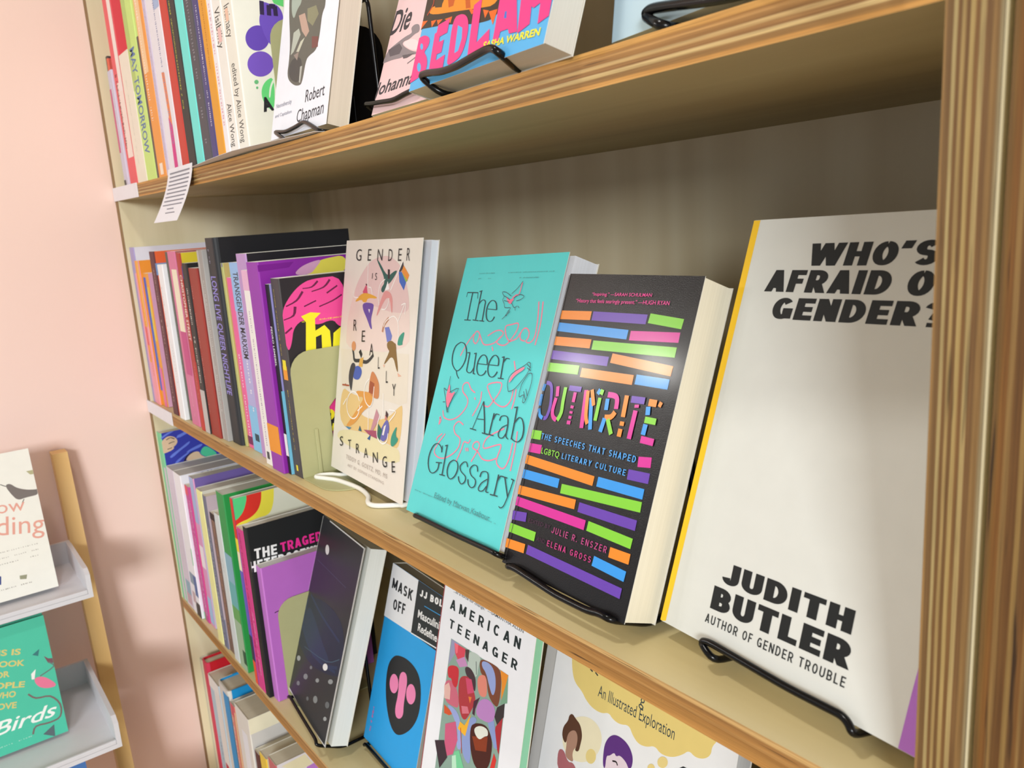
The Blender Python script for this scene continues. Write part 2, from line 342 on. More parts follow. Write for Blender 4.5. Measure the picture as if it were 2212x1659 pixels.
def stroke(P, w, thin):
    # pen stroke: vertical runs take the full width w, horizontal runs the thin width
    P = [Vector((a, b)) for a, b in P]
    if len(P) > 2:
        Q = []; P3 = [Vector((p.x, p.y, 0)) for p in P]
        for q in catmull(P3, 3): Q.append(Vector((q.x, q.y)))
        P = Q
    L = []; R = []
    for i, p in enumerate(P):
        a = P[max(i - 1, 0)]; b = P[min(i + 1, len(P) - 1)]; d = b - a
        if d.length < 1e-9: d = Vector((1, 0))
        d.normalize(); nn = Vector((-d.y, d.x)); hw = 0.5 * math.sqrt((w * nn.x) ** 2 + (thin * nn.y) ** 2)
        L.append(p + nn * hw); R.append(p - nn * hw)
    v = L + R; n = len(P); return v, [(i, i + n, i + n + 1, i + 1) for i in range(n - 1)]
def round_off(P, w, h):
    # one corner-cutting pass; corners lying on the cover's border stay put
    out = []; n = len(P); on = lambda p: p[0] < 1e-4 or p[1] < 1e-4 or p[0] > w - 1e-4 or p[1] > h - 1e-4
    for i in range(n):
        a, b, c = P[i - 1], P[i], P[(i + 1) % n]
        if on(b): out.append(b); continue
        out.append((b[0] * .75 + a[0] * .25, b[1] * .75 + a[1] * .25)); out.append((b[0] * .75 + c[0] * .25, b[1] * .75 + c[1] * .25))
    return out
def _arc(cx, cy, rx, ry, a0, a1, n=10):
    return [(cx + rx * math.cos(math.radians(a0 + (a1 - a0) * i / n)), cy + ry * math.sin(math.radians(a0 + (a1 - a0) * i / n))) for i in range(n + 1)]
def glyph(c, s, k):
    # heavy grotesque capitals: centre lines in a box of width g and height 1; s = vertical stem, k = horizontal bar thickness
    g = {'I': s, 'W': 1.2, 'M': .98, 'J': .66, 'L': .62, 'E': .66, 'F': .62, '’': s, '.': s, ' ': .32, 'T': .72, '“': .4, '”': .4, 'S': .70, '?': .66, 'B': .74, 'R': .76}.get(c, .78)
    l, r, b, t, m = s / 2, g - s / 2, k / 2, 1 - k / 2, .5
    V = lambda x, y0=0, y1=1: [(x, y0), (x, y1)]
    Hh = lambda y, x0=0.0, x1=g: [(x0, y), (x1, y)]
    P = []
    if c in 'HI': P = [V(l)] + ([V(r), Hh(m)] if c == 'H' else [])
    elif c == 'E': P = [V(l), Hh(b), Hh(m, 0, g * .93), Hh(t)]
    elif c == 'F': P = [V(l), Hh(m, 0, g * .9), Hh(t)]
    elif c == 'L': P = [V(l), Hh(b)]
    elif c == 'T': P = [V(g / 2), Hh(t)]
    elif c == 'O': P = [_arc(g / 2, .5, g / 2 - l, .5 - b, 90, 450, 24)]
    elif c == 'Q': P = [_arc(g / 2, .5, g / 2 - l, .5 - b, 90, 450, 24), [(g * .55, .3), (g, .0)]]
    elif c == 'C': P = [_arc(g / 2, .5, g / 2 - l, .5 - b, 40, 320, 20)]
    elif c == 'G': P = [_arc(g / 2, .5, g / 2 - l, .5 - b, 40, 325, 20), V(r, 0.04, .5), Hh(.5 - b + .02, g * .52, g)]
    elif c == 'D': P = [V(l), [(0, b)] + _arc(g * .42, .5, g * .58 - l, .5 - b, -90, 90, 14) + [(0, t)]]
    elif c == 'U': P = [[(l, 1)] + _arc(g / 2, .36, g / 2 - l, .36 - b, 180, 360, 14) + [(r, 1)]]
    elif c == 'J': P = [_arc(g / 2, .33, g / 2 - l, .33 - b, 185, 360, 12) + [(r, 1)]]
    elif c == 'B': P = [V(l), [(0, b)] + _arc(g * .5, .5 * .5 + b / 2, g * .5 - l, .25 - b / 2, -90, 90, 10) + [(0, m)], [(0, m)] + _arc(g * .47, .75 - b / 2, g * .49 - l, .25 - b / 2, -90, 90, 10) + [(0, t)]]
    elif c == 'P': P = [V(l), [(0, .44)] + _arc(g * .5, .72 - b / 2, g * .5 - l, .28 - b / 2, -90, 90, 10) + [(0, t)]]
    elif c == 'R': P = [V(l), [(0, .44)] + _arc(g * .48, .72 - b / 2, g * .49 - l, .28 - b / 2, -90, 90, 10) + [(0, t)], [(g * .5, .46), (r, 0)]]
    elif c == 'A': P = [[(l * .9, 0), (g / 2, 1)], [(g - l * .9, 0), (g / 2, 1)], Hh(.28, g * .2, g * .8)]
    elif c == 'W': P = [[(l * .8, 1), (g * .28, 0)], [(g * .28, 0), (g / 2, 1)], [(g / 2, 1), (g * .72, 0)], [(g * .72, 0), (g - l * .8, 1)]]
    elif c == 'M': P = [V(l), V(r), [(l, 1), (g / 2, .12)], [(r, 1), (g / 2, .12)]]
    elif c == 'N': P = [V(l), V(r), [(l, 1), (r, 0)]]
    elif c == 'K': P = [V(l), [(l, .36), (r, 1)], [(g * .42, .55), (r + s * .1, 0)]]
    elif c == 'X': P = [[(l, 0), (r, 1)], [(l, 1), (r, 0)]]
    elif c == 'Y': P = [[(l, 1), (g / 2, .42)], [(r, 1), (g / 2, .42)], V(g / 2, 0, .5)]
    elif c == 'Z': P = [Hh(b), Hh(t), [(l, b), (r, t)]]
    elif c == 'S': P = [_arc(g / 2, .75 - b / 2, g / 2 - l, .25 - b / 2, 30, 270, 12) + _arc(g / 2, .25 + b / 2, g / 2 - l, .25 - b / 2, 90, -150, 12)]
    elif c == '?': P = [_arc(g / 2, .74 - b / 2, g / 2 - l, .26 - b / 2, 170, -70, 12) + [(g / 2, .26)], [(g / 2, 0), (g / 2, .17)]]
    elif c == '’': P = [[(s * .6, 1), (s * .35, .68)]]
    elif c == '.': P = [V(l, 0, .18)]
    return g, P
def block_text(st, W_, H_, wt, shear, gap):
    s = wt; k = wt * .74; x = 0; V = []; F = []; strokes = []; D3 = []
    for c in st:
        g, P = glyph(c, s, k)
        for line in P: strokes.append([(x + a, b) for a, b in line])
        x += g + gap
    tot = x - gap; sx = W_ / tot; sy = H_
    # narrow boxes squeeze the stems; the bars keep their share of the height
    for si_, line in enumerate(strokes):
        n = len(line); li_ = (si_ % 6) * 1.6e-6
        for i in range(n):
            a = line[max(i - 1, 0)]; b = line[min(i + 1, n - 1)]; dx, dy = b[0] - a[0], b[1] - a[1]; L_ = math.hypot(dx, dy) or 1; nx, ny = -dy / L_, dx / L_
            if n == 2 and abs(dx) > 1e-6 and abs(dy) > .2: ox, oy = (s * .5) / max(abs(nx), .5) * (1 if nx > 0 else -1), 0.0   # diagonals end flat
            else:
                hw = .5 * math.sqrt((s * nx) ** 2 + (k * ny) ** 2); ox, oy = nx * hw, ny * hw
            p = line[i]; V.append((p[0] + ox, p[1] + oy)); V.append((p[0] - ox, p[1] - oy)); D3 += [li_, li_]
            if i: q = len(V); F.append((q - 4, q - 3, q - 1, q - 2))
    return [(a * sx + shear * b * sy, b * sy, d_) for (a, b), d_ in zip(V, D3)], F
def cover_dy(x, z, w, h, curl):
    if not curl: return 0.0
    e = max(0.0, x / w - .35) ** 1.6
    return -curl * e * (0.010 * max(0, z / h - .25) + 0.002)
def build_print(name, entries, face, w, h, t, root, rough, coat, curl):
    V = []; F = []; FM = []; mats = []; idx = {}; lay = 0
    for e in entries:
        lay += 1; off = 0.00008 + lay * 0.000009
        if e[0] in 'pq':
            q = e[3]; pts = [(q[i] / 1000, q[i + 1] / 1000) for i in range(0, len(q), 2)]
            if e[0] == 'q': pts = round_off(round_off(pts, w if face == 'F' else t, h), w if face == 'F' else t, h)
            fs = flat_poly(pts)
            area2 = sum(pts[i - 1][0] * pts[i][1] - pts[i][0] * pts[i - 1][1] for i in range(len(pts)))
            if abs(area2) < 1e-9: continue
            if area2 < 0: pts.reverse()
        elif e[0] == 's':
            rg = random.Random(e[9]); x0, y0, x1, y1 = [k / 1000 for k in e[3:7]]; n_ = e[7]; wd = e[8] / 1000; dx, dy = (x1 - x0) / n_, (y1 - y0) / n_; L_ = math.hypot(dx, dy); ux, uy = dx / L_, dy / L_; pts = []; fs = []
            for i in range(n_):
                if rg.random() < .14: continue
                for part in range(2):
                    a = (i + .1 + .45 * part + rg.uniform(0, .1)) * L_; ln = L_ * rg.uniform(.12, .34); hw = wd * rg.uniform(.3, .55); o_ = wd * rg.uniform(-.12, .12); k = len(pts)
                    for s_, r_ in ((a, -hw), (a + ln, -hw), (a + ln, hw), (a, hw)): pts.append((x0 + ux * s_ - uy * (r_ + o_), y0 + uy * s_ + ux * (r_ + o_)))
                    fs.append((k, k + 1, k + 2, k + 3))
            if not pts: continue
        elif e[0] == 'k':
            x, y, Wd, H, ang = e[4]; pts, fs = block_text(e[3], Wd / 1000, H / 1000, e[5], e[6], e[7]); ca, sa = math.cos(ang), math.sin(ang)
            pts = [(x / 1000 + a * ca - b_ * sa, y / 1000 + a * sa + b_ * ca, d_) for a, b_, d_ in pts]
        elif e[0] == 'l':
            q = e[5]; pp = [(q[i] / 1000, q[i + 1] / 1000) for i in range(0, len(q), 2)]
            vv, fs = stroke(pp, e[3] / 1000, e[4] / 1000); pts = [(a.x, a.y) for a in vv]
        else:
            x, y, Wd, H, ang = e[4]; vv, ff, a0, a1, top = text_mesh(e[3], e[5], e[6], e[7])
            capv = text_mesh(''.join(c for c in e[3] if c.isupper() or c.islower() and c in 'bdhklfit') or e[3], e[5], 0, 1.0)[4]
            sx = Wd / 1000 / max(a1 - a0, 1e-6); sy = H / 1000 / max(capv, 1e-6); ca, sa = math.cos(ang), math.sin(ang); pts = []
            for a in vv:
                px, py = (a[0] - a0) * sx, a[1] * sy; pts.append((x / 1000 + px * ca - py * sa, y / 1000 + px * sa + py * ca))
            fs = ff
        c = e[2]
        if c not in idx: idx[c] = len(mats); mats.append(mat(c, rough, coat))
        base = len(V); lim = w if face == 'F' else t
        for pt_ in pts:
            a, b = pt_[0], pt_[1]; ex_ = pt_[2] if len(pt_) > 2 else 0.0
            a = min(max(a, 0.0002), lim - 0.0002); b = min(max(b, 0.0002), h - 0.0002)
            if face == 'F': V.append((a, -off - ex_ + cover_dy(a, b, w, h, curl), b))
            else:
                # rounded spine: stay just outside it
                V.append((-off - ex_, t - a, b))
        for g in fs: F.append(tuple(base + k for k in g)); FM.append(idx[c])
    if not V: return
    o = mesh(name, V, F, mats, root, FM)
    # every piece of print must face away from the cover
    bm = bmesh.new(); bm.from_mesh(o.data); want = Vector((0, -1, 0)) if face == 'F' else Vector((-1, 0, 0))
    bm.normal_update(); flip = [q for q in bm.faces if q.normal.dot(want) < 0]
    if flip: bmesh.ops.reverse_faces(bm, faces=flip)
    bm.to_mesh(o.data); bm.free()
    return o
BOOKS = [
{"art":[["p","S","#e8a0c0",[12.7,0.0,25.5,0.0,25.5,206.6,12.7,206.6]],["s","S","#6a60a0",7.1,221.4,7.1,24.6,34,1.2,1]],"group":"books shelved spine out on the middle shelf","label":"leftmost book on the middle shelf, lavender spine and white cover","hard":0,"col":"#e6e4f0","scol":"#a99fd0","page":"#e9e3d2","o":[0.02626,0.00462,0.00031],"u":[0.0,1.0,0.0],"v":[0.0,0.0,1.0],"w":0.15,"h":0.246,"t":0.0255},
{"art":[["p","S","#f2a23c",[0.0,67.8,11.2,67.8,11.2,226.0,0.0,226.0]],["p","S","#f4c060",[11.2,124.3,20.3,124.3,20.3,226.0,11.2,226.0]],["p","S","#e8566a",[2.0,94.9,10.2,94.9,10.2,124.3,2.0,124.3]],["s","S","#d83a50",10.2,158.2,10.2,45.2,16,2,2]],"group":"books shelved spine out on the middle shelf","label":"second book on the middle shelf, orange cover with pink and orange spine","hard":0,"col":"#f29a3a","scol":"#f0a0a8","page":"#e9e3d2","o":[0.04718,0.00356,0.00017],"u":[0.0,1.0,0.0],"v":[0.0,0.0,1.0],"w":0.15,"h":0.226,"t":0.0203},
{"art":[["p","S","#3a6ad0",[1.3,24.8,14.8,24.8,14.8,200.8,1.3,200.8]],["p","S","#e8d050",[16.1,103.5,25.5,103.5,25.5,186.3,16.1,186.3]],["p","S","#e878a8",[12.1,0.0,26.9,0.0,26.9,62.1,12.1,62.1]],["s","S","#60c8c8",13.4,165.6,13.4,41.4,18,1.6,3]],"group":"books shelved spine out on the middle shelf","label":"book with blue and yellow striped spine, third from left on the middle shelf","hard":0,"col":"#d8a8c8","scol":"#e8a040","page":"#e9e3d2","o":[0.07465,0.00734,3e-05],"u":[0.0,1.0,0.0],"v":[0.0,0.0,1.0],"w":0.15,"h":0.207,"t":0.0269},
{"art":[["p","F","#7a9ac8",[0.0,206.4,150.0,206.4,150.0,223.2,0.0,223.2]],["s","S","#c8b0b0",12.7,216.0,12.7,14.4,44,3,4]],"group":"books shelved spine out on the middle shelf","label":"dark mottled spine with red-orange cover, left of the white book on the middle shelf","hard":0,"col":"#e8683a","scol":"#5a2a34","page":"#e9e3d2","o":[0.15025,0.00247,-0.00038],"u":[0.0,1.0,0.0],"v":[0.0,0.0,1.0],"w":0.15,"h":0.24,"t":0.0253},
{"art":[["s","S","#3a3a44",6.5,190.9,6.5,111.0,14,1.4,5],["s","S","#8a8a94",15.5,111.0,15.5,44.4,8,1,6]],"group":"books shelved spine out on the middle shelf","label":"plain white spine near the left end of the middle shelf","hard":0,"col":"#eef0f4","scol":"#f0f2f6","page":"#e9e3d2","o":[0.18888,0.0015,-0.00056],"u":[0.0,1.0,0.0],"v":[0.0,0.0,1.0],"w":0.15,"h":0.222,"t":0.0259},
{"art":[["s","S","#c8c8b8",6.0,191.2,6.0,71.7,24,1,7]],"group":"books shelved spine out on the middle shelf","label":"thin dark grey-green spine just right of the white one, middle shelf","hard":0,"col":"#8a8f80","scol":"#5a5c50","page":"#e9e3d2","o":[0.20158,0.00739,-0.00065],"u":[0.0,1.0,0.0],"v":[0.0,0.0,1.0],"w":0.15,"h":0.239,"t":0.0121},
{"art":[["p","S","#f2e8d0",[10.5,132.0,35.0,132.0,35.0,216.0,10.5,216.0]],["p","S","#c8508a",[10.5,72.0,35.0,72.0,35.0,132.0,10.5,132.0]],["s","S","#f0d0d8",17.5,67.2,17.5,12.0,12,1.6,7]],"group":"books shelved spine out on the middle shelf","label":"spine in cream above and magenta pink below, middle shelf","hard":0,"col":"#b06a68","scol":"#d87aa0","page":"#e9e3d2","o":[0.25018,0.00371,-0.0008],"u":[0.0,1.0,0.0],"v":[0.0,0.0,1.0],"w":0.15,"h":0.24,"t":0.035},
{"art":[["p","F","#3a62b8",[0.0,204.7,150.0,204.7,150.0,221.3,0.0,221.3]],["p","F","#26262a",[0.0,95.2,150.0,95.2,150.0,204.7,0.0,204.7]],["t","S","#f4e8e4","CHRISTOPHER STREET",[3.8,209.6,86.5,9.3,-1.571],0.01,0,1],["p","S","#c83a30",[1.7,0.0,15.2,0.0,15.2,28.6,1.7,28.6]],["s","S","#e8b8b0",8.5,95.2,8.5,35.7,14,1,2]],"group":"books shelved spine out on the middle shelf","label":"red spine lettered CHRISTOPHER STREET with yellow and blue cover","hard":0,"col":"#e8d23c","scol":"#b83a34","page":"#e9e3d2","o":[0.28225,0.0015,-0.00096],"u":[0.0,1.0,0.0],"v":[0.0,0.0,1.0],"w":0.15,"h":0.238,"t":0.0169},
{"art":[["p","S","#c4bebc",[0.0,0.0,19.9,0.0,19.9,58.5,0.0,58.5]],["s","S","#f2eeea",9.9,193.5,9.9,67.5,26,4,8],["s","S","#6a7a50",6.0,123.8,6.0,63.0,10,3,9]],"group":"books shelved spine out on the middle shelf","label":"spine black above and pale grey below, left of the dark red one","hard":0,"col":"#2c2a2c","scol":"#2e2c2c","page":"#e9e3d2","o":[0.30271,0.00176,-0.00102],"u":[0.0,1.0,0.0],"v":[0.0,0.0,1.0],"w":0.15,"h":0.225,"t":0.0199},
{"art":[["s","S","#d8b8b0",5.4,197.1,5.4,21.9,30,1.2,10]],"group":"books shelved spine out on the middle shelf","label":"dark red spine left of the silver-grey book, middle shelf","hard":0,"col":"#8a2c28","scol":"#a03a30","page":"#e9e3d2","o":[0.33913,0.00335,-0.00111],"u":[0.0,1.0,0.0],"v":[0.0,0.0,1.0],"w":0.15,"h":0.219,"t":0.0358},
{"art":[["p","S","#c4c2c0",[2.2,0.0,8.7,0.0,8.7,241.0,2.2,241.0]],["s","S","#f0eeea",13.0,204.9,13.0,36.2,30,1.6,11],["s","S","#c85060",19.5,72.3,19.5,12.1,10,1.2,12]],"group":"books shelved spine out on the middle shelf","label":"silver-grey spine directly left of the tall black hardback","hard":0,"col":"#b4b2b0","scol":"#a8a6a4","page":"#e9e3d2","o":[0.3614,0.00579,-0.0012],"u":[0.0,1.0,0.0],"v":[0.0,0.0,1.0],"w":0.15,"h":0.241,"t":0.0217},
{"art":[["t","S","#9a90e4","LONG LIVE QUEER NIGHTLIFE",[9.0,209.2,146.4,18.0,-1.571],0.012,0,1],["s","S","#c8c4e8",12.6,242.2,12.6,224.4,4,2,13]],"group":"books shelved spine out on the middle shelf","label":"tall black hardback with lilac spine lettering LONG LIVE QUEER NIGHTLIFE","hard":1,"col":"#26262a","scol":"#303236","page":"#e9e3d2","o":[0.398,0.01,-0.00128],"u":[0.0,1.0,0.0],"v":[0.0,0.0,1.0],"w":0.175,"h":0.255,"t":0.036},
{"art":[["p","S","#7a70c0",[4.3,220.5,7.1,220.5,7.1,225.0,4.3,225.0]]],"group":"books shelved spine out on the middle shelf","label":"thin olive green spine directly right of the tall black hardback","hard":0,"col":"#c4b070","scol":"#b8bc78","page":"#e9e3d2","o":[0.40614,0.014,-0.00133],"u":[0.0,1.0,0.0],"v":[0.0,0.0,1.0],"w":0.15,"h":0.225,"t":0.0071},
{"art":[["s","S","#fbe4ee",8.8,124.8,8.8,10.4,16,4,14],["p","S","#7a2a60",[0.0,4.2,17.7,4.2,17.7,14.6,0.0,14.6]]],"group":"books shelved spine out on the middle shelf","label":"short bright pink spine left of the light blue one, middle shelf","hard":0,"col":"#e86aa8","scol":"#ee6aa4","page":"#e9e3d2","o":[0.42444,0.01639,-0.00136],"u":[0.0,1.0,0.0],"v":[0.0,0.0,1.0],"w":0.15,"h":0.208,"t":0.0177},
{"art":[["p","S","#8cc8f0",[0.0,0.0,34.2,0.0,34.2,56.5,0.0,56.5]],["p","S","#9ac0ee",[0.0,169.5,34.2,169.5,34.2,226.0,0.0,226.0]],["t","S","#2c2a34","TRANSGENDER MARXISM",[8.9,215.2,101.2,16.4,-1.571],0.012,0,1],["p","S","#2c4a5a",[10.3,13.6,23.9,13.6,23.9,22.6,10.3,22.6]],["s","S","#f4f0fa",17.1,113.0,17.1,49.7,9,4,15]],"group":"books shelved spine out on the middle shelf","label":"light blue and lilac spine lettered TRANSGENDER MARXISM","hard":0,"col":"#a8c8ea","scol":"#b8b4e4","page":"#e9e3d2","o":[0.46124,0.01523,-0.00141],"u":[0.0,1.0,0.0],"v":[0.0,0.0,1.0],"w":0.15,"h":0.226,"t":0.0342},
{"art":[],"group":"books shelved spine out on the middle shelf","label":"tall lilac spined book with a black cover, behind the slim white one","hard":0,"col":"#26242a","scol":"#c09ad0","page":"#e9e3d2","o":[0.4935,0.012,-0.00147],"u":[0.0,1.0,0.0],"v":[0.0,0.0,1.0],"w":0.165,"h":0.236,"t":0.031},
{"art":[["p","S","#e8b8d8",[0.0,197.1,19.0,197.1,19.0,219.0,0.0,219.0]],["s","S","#8a6aa0",9.5,175.2,9.5,21.9,30,2.2,16],["p","S","#4a4a50",[5.7,6.6,13.3,6.6,13.3,15.3,5.7,15.3]]],"group":"books shelved spine out on the middle shelf","label":"slim white spine directly left of the bright purple one, middle shelf","hard":0,"col":"#f0ece8","scol":"#f2efec","page":"#e9e3d2","o":[0.51403,0.00476,-0.0015],"u":[0.0,1.0,0.0],"v":[0.0,0.0,1.0],"w":0.15,"h":0.219,"t":0.019},
{"art":[["p","S","#f09a30",[0.0,20.5,33.3,20.5,33.3,52.4,0.0,52.4]],["q","F","#e8dc5a",[64.6,223.0,77.2,225.8,100.7,227.8,98.2,206.4,50.9,210.1,37.9,214.6]],["q","F","#d8a4c8",[59.5,223.5,71.8,225.1,63.9,217.0,56.1,210.0,37.5,211.1,45.2,218.7]],["p","F","#7a1a90",[0.0,224.9,39.3,225.2,33.6,219.7,0.0,218.2]],["s","S","#b860c8",6.7,216.6,6.7,57.0,60,0.8,17]],"group":"books shelved spine out on the middle shelf","label":"bright purple spine with orange foot and purple-yellow cover","hard":0,"col":"#8c2aa4","scol":"#9a3ab0","page":"#e9e3d2","o":[0.55249,0.00248,-0.00153],"u":[0.0,1.0,0.0],"v":[0.0,0.0,1.0],"w":0.165,"h":0.228,"t":0.0333},
{"art":[["p","S","#f4f4f6",[0.8,20.5,8.4,20.5,8.4,45.1,0.8,45.1]],["t","S","#f0eef4","PEDRO LEMEBEL",[1.9,160.9,42.4,4.6,-1.571],0.01,0,1],["p","F","#7ac4e4",[0.0,0.0,150.0,0.0,150.0,92.2,0.0,92.2]]],"group":"books shelved spine out on the middle shelf","label":"thin book with black spine, lavender cover and a white sticker at its foot","hard":0,"col":"#9c98d8","scol":"#1e1c22","page":"#e9e3d2","o":[0.5619,0.007,-0.00155],"u":[0.0,1.0,0.0],"v":[0.0,0.0,1.0],"w":0.15,"h":0.205,"t":0.0084},
{"art":[["q","F","#ee4f9c",[2.2,136.1,0.0,143.2,0.0,173.9,2.6,182.7,13.0,195.3,23.8,203.4,35.9,207.6,73.4,207.8,67.0,153.9,60.1,154.8,54.2,163.7,34.8,158.3,22.6,167.8,10.1,160.0,6.6,144.9]],["l","F","#6a1f48",3,1,[4.9,182.4,16.8,187.1,24.5,195.6]],["l","F","#6a1f48",3,1,[0.8,169.0,11.7,172.3,14.5,181.2]],["l","F","#6a1f48",3,1,[24.8,198.6,34.8,199.1,42.2,204.6]],["l","F","#6a1f48",3,1,[34.2,194.5,48.1,197.7,55.8,204.8]],["l","F","#6a1f48",3,1,[0.6,155.2,8.5,160.2]],["l","F","#6a1f48",3,1,[50.7,191.1,63.5,197.7]],["l","F","#6a1f48",3,1,[40.6,178.1,56.5,182.6,67.5,187.7]],["l","F","#6a1f48",3,1,[24.2,180.1,38.0,184.7]],["p","F","#f4ea30",[19.7,170.5,30.0,173.4,41.5,171.3,34.4,166.2,33.4,153.7,44.1,158.3,49.6,151.4,49.2,133.7,48.6,129.0,38.2,130.6,39.7,148.8,33.1,147.0,31.5,131.6,20.3,133.3,24.1,163.6]],["p","F","#f4ea30",[53.3,148.5,63.6,154.7,67.7,152.2,65.7,142.7,60.6,144.2,58.6,127.4,50.0,128.7]],["s","F","#f4e432",19.2,164.6,120.0,164.6,26,1.6,18],["p","F","#e83f90",[33.6,83.3,36.5,90.6,48.3,93.8,45.7,63.3,35.6,66.3]],["p","F","#f4ea30",[43.0,93.3,49.3,93.6,47.6,79.2,38.3,80.0]],["l","F","#f4e432",4,4,[38.1,65.8,35.8,63.3,35.8,59.3,38.8,58.2,41.6,60.1,42.1,64.0,39.7,66.0,38.1,65.8]],["k","F","#f4e432","H",[34.6,45.2,5.8,8.6,-0.298],0.25,0,0.16],["k","F","#f4e432","L",[31.7,23.5,3.0,4.3,-0.393],0.25,0,0.16],["p","F","#a02a68",[32.1,45.8,43.3,43.4,42.4,36.0,32.3,39.3]],["s","S","#f4d832",6.6,200.4,6.6,130.8,22,1.2,19],["s","S","#f4d832",10.9,94.9,10.9,29.5,24,1.3,20],["p","S","#f4a030",[5.5,105.5,16.4,105.5,16.4,120.3,5.5,120.3]],["p","S","#f4e432",[6.6,116.0,15.3,116.0,15.3,126.6,6.6,126.6]],["p","S","#f4e432",[8.8,6.3,13.1,6.3,13.1,12.7,8.8,12.7]]],"group":"books shelved spine out on the middle shelf","label":"black book with pink hair and yellow blackletter, against the middle bookend","hard":0,"col":"#2c282c","scol":"#4a4648","page":"#e9e3d2","o":[0.5844,0.01,-0.00156],"u":[0.0,1.0,0.0],"v":[0.0,0.0,1.0],"w":0.16,"h":0.211,"t":0.0219},
{"art":[["p","S","#d8d0e0",[11.6,0.0,23.2,0.0,23.2,234.4,11.6,234.4]],["p","S","#7fd8a4",[0.0,0.0,11.6,0.0,11.6,293.0,0.0,293.0]],["q","F","#6f86ea",[0.0,286.3,10.2,291.8,14.2,293.0,21.6,293.0,21.7,292.7,7.7,287.4,0.0,283.1]],["q","F","#6f86ea",[8.1,252.8,28.1,263.0,44.4,272.3,41.6,265.9,27.5,259.2,11.1,248.1]],["q","F","#6f86ea",[38.2,255.7,50.2,260.0,63.0,263.1,61.3,257.9,47.5,254.5,34.0,252.2]],["q","F","#6f86ea",[14.4,239.3,21.8,245.5,41.9,254.8,37.4,249.8,31.4,247.2,23.0,241.2,14.9,236.2]],["p","F","#6f86ea",[25.6,284.5,39.2,288.4,42.4,284.8,29.7,280.6,23.1,280.1]],["q","F","#e6c8a8",[0.0,278.7,3.4,282.5,11.2,286.7,20.8,283.4,25.2,275.6,21.6,269.5,16.6,266.7,18.1,264.4,11.1,261.0,1.7,259.2,0.0,260.2]],["l","F","#3a2c34",2.2,1,[7.6,280.6,14.4,283.0,20.3,279.7]],["l","F","#3a2c34",2.2,1,[10.2,273.6,16.0,275.2,19.6,274.9]],["l","F","#3a2c34",2.2,1,[7.1,264.9,14.6,266.1]],["q","F","#e6c8a8",[31.5,238.2,37.0,246.9,47.1,251.6,55.5,250.6,57.3,243.1,67.9,236.5,56.0,234.3]],["q","F","#56cfa0",[56.2,245.4,59.8,253.7,67.0,257.6,75.7,250.5,83.7,241.0,81.5,236.3,73.6,235.6,67.1,237.7]],["l","F","#2c2430",2,1,[54.4,236.2,60.2,236.3]],["l","F","#2c2430",3,1,[28.2,238.0,35.8,238.6,41.0,235.9]],["l","F","#2c2430",3,0.8,[30.1,238.5,36.0,247.1,47.1,252.1]]],"group":"books shelved spine out on the shelf below the middle","label":"leftmost book on the shelf below the middle, blue striped comic cover with a hand","hard":0,"col":"#3a42b0","scol":"#7fd8a4","page":"#e9e3d2","o":[0.02402,0.0015,-0.34264],"u":[0.0,1.0,0.0],"v":[0.0,0.0,1.0],"w":0.17,"h":0.293,"t":0.0232},
{"art":[["s","S","#b0a8c0",15.9,216.0,15.9,36.0,40,1.4,21],["s","S","#c0b8d0",29.9,216.0,29.9,36.0,40,1.4,22],["p","S","#8fb4c8",[12.0,24.0,35.9,24.0,35.9,48.0,12.0,48.0]],["p","S","#c8a8b8",[8.0,4.8,31.9,4.8,31.9,24.0,8.0,24.0]]],"group":"books shelved spine out on the shelf below the middle","label":"thick pale white and lilac spine beside the blue comic cover","hard":0,"col":"#eceaf2","scol":"#dcd4e4","page":"#c9c9c6","o":[0.06678,0.0015,-0.34314],"u":[0.0,1.0,0.0],"v":[0.0,0.0,1.0],"w":0.15,"h":0.24,"t":0.0399},
{"art":[["k","F","#4c58b8","OUT OF",[30.0,229.2,56.9,9.9,-0.013],0.26,0,0.3],["p","S","#8aa0b4",[3.9,53.0,34.8,53.0,34.8,72.3,3.9,72.3]],["p","S","#4a6aa8",[23.2,36.2,38.7,36.2,38.7,72.3,23.2,72.3]],["p","S","#2c2a2c",[15.5,0.0,38.7,0.0,38.7,24.1,15.5,24.1]],["p","S","#c8b0b8",[3.9,19.3,19.4,19.3,19.4,38.6,3.9,38.6]],["p","S","#7fd89a",[34.8,91.6,38.7,91.6,38.7,120.5,34.8,120.5]]],"group":"books shelved spine out on the shelf below the middle","label":"white book whose cover top reads OUT OF, grey and black at its foot","hard":0,"col":"#eef0fa","scol":"#f4f4fa","page":"#c9c9c6","o":[0.10608,0.0015,-0.34369],"u":[0.0,1.0,0.0],"v":[0.0,0.0,1.0],"w":0.15,"h":0.241,"t":0.0387},
{"art":[["p","S","#e85060",[0.0,211.1,13.9,211.1,13.9,227.0,0.0,227.0]],["s","S","#f4b0d8",6.9,204.3,6.9,11.4,60,2.4,23],["s","S","#e8c0e0",16.2,204.3,16.2,11.4,50,5,24],["p","S","#70c080",[0.0,0.0,6.9,0.0,6.9,13.6,0.0,13.6]]],"group":"books shelved spine out on the shelf below the middle","label":"magenta patterned spine with a red cover corner, shelf below the middle","hard":0,"col":"#e0506a","scol":"#cc4a98","page":"#e9e3d2","o":[0.12982,0.00592,-0.3441],"u":[0.0,1.0,0.0],"v":[0.0,0.0,1.0],"w":0.15,"h":0.227,"t":0.0231},
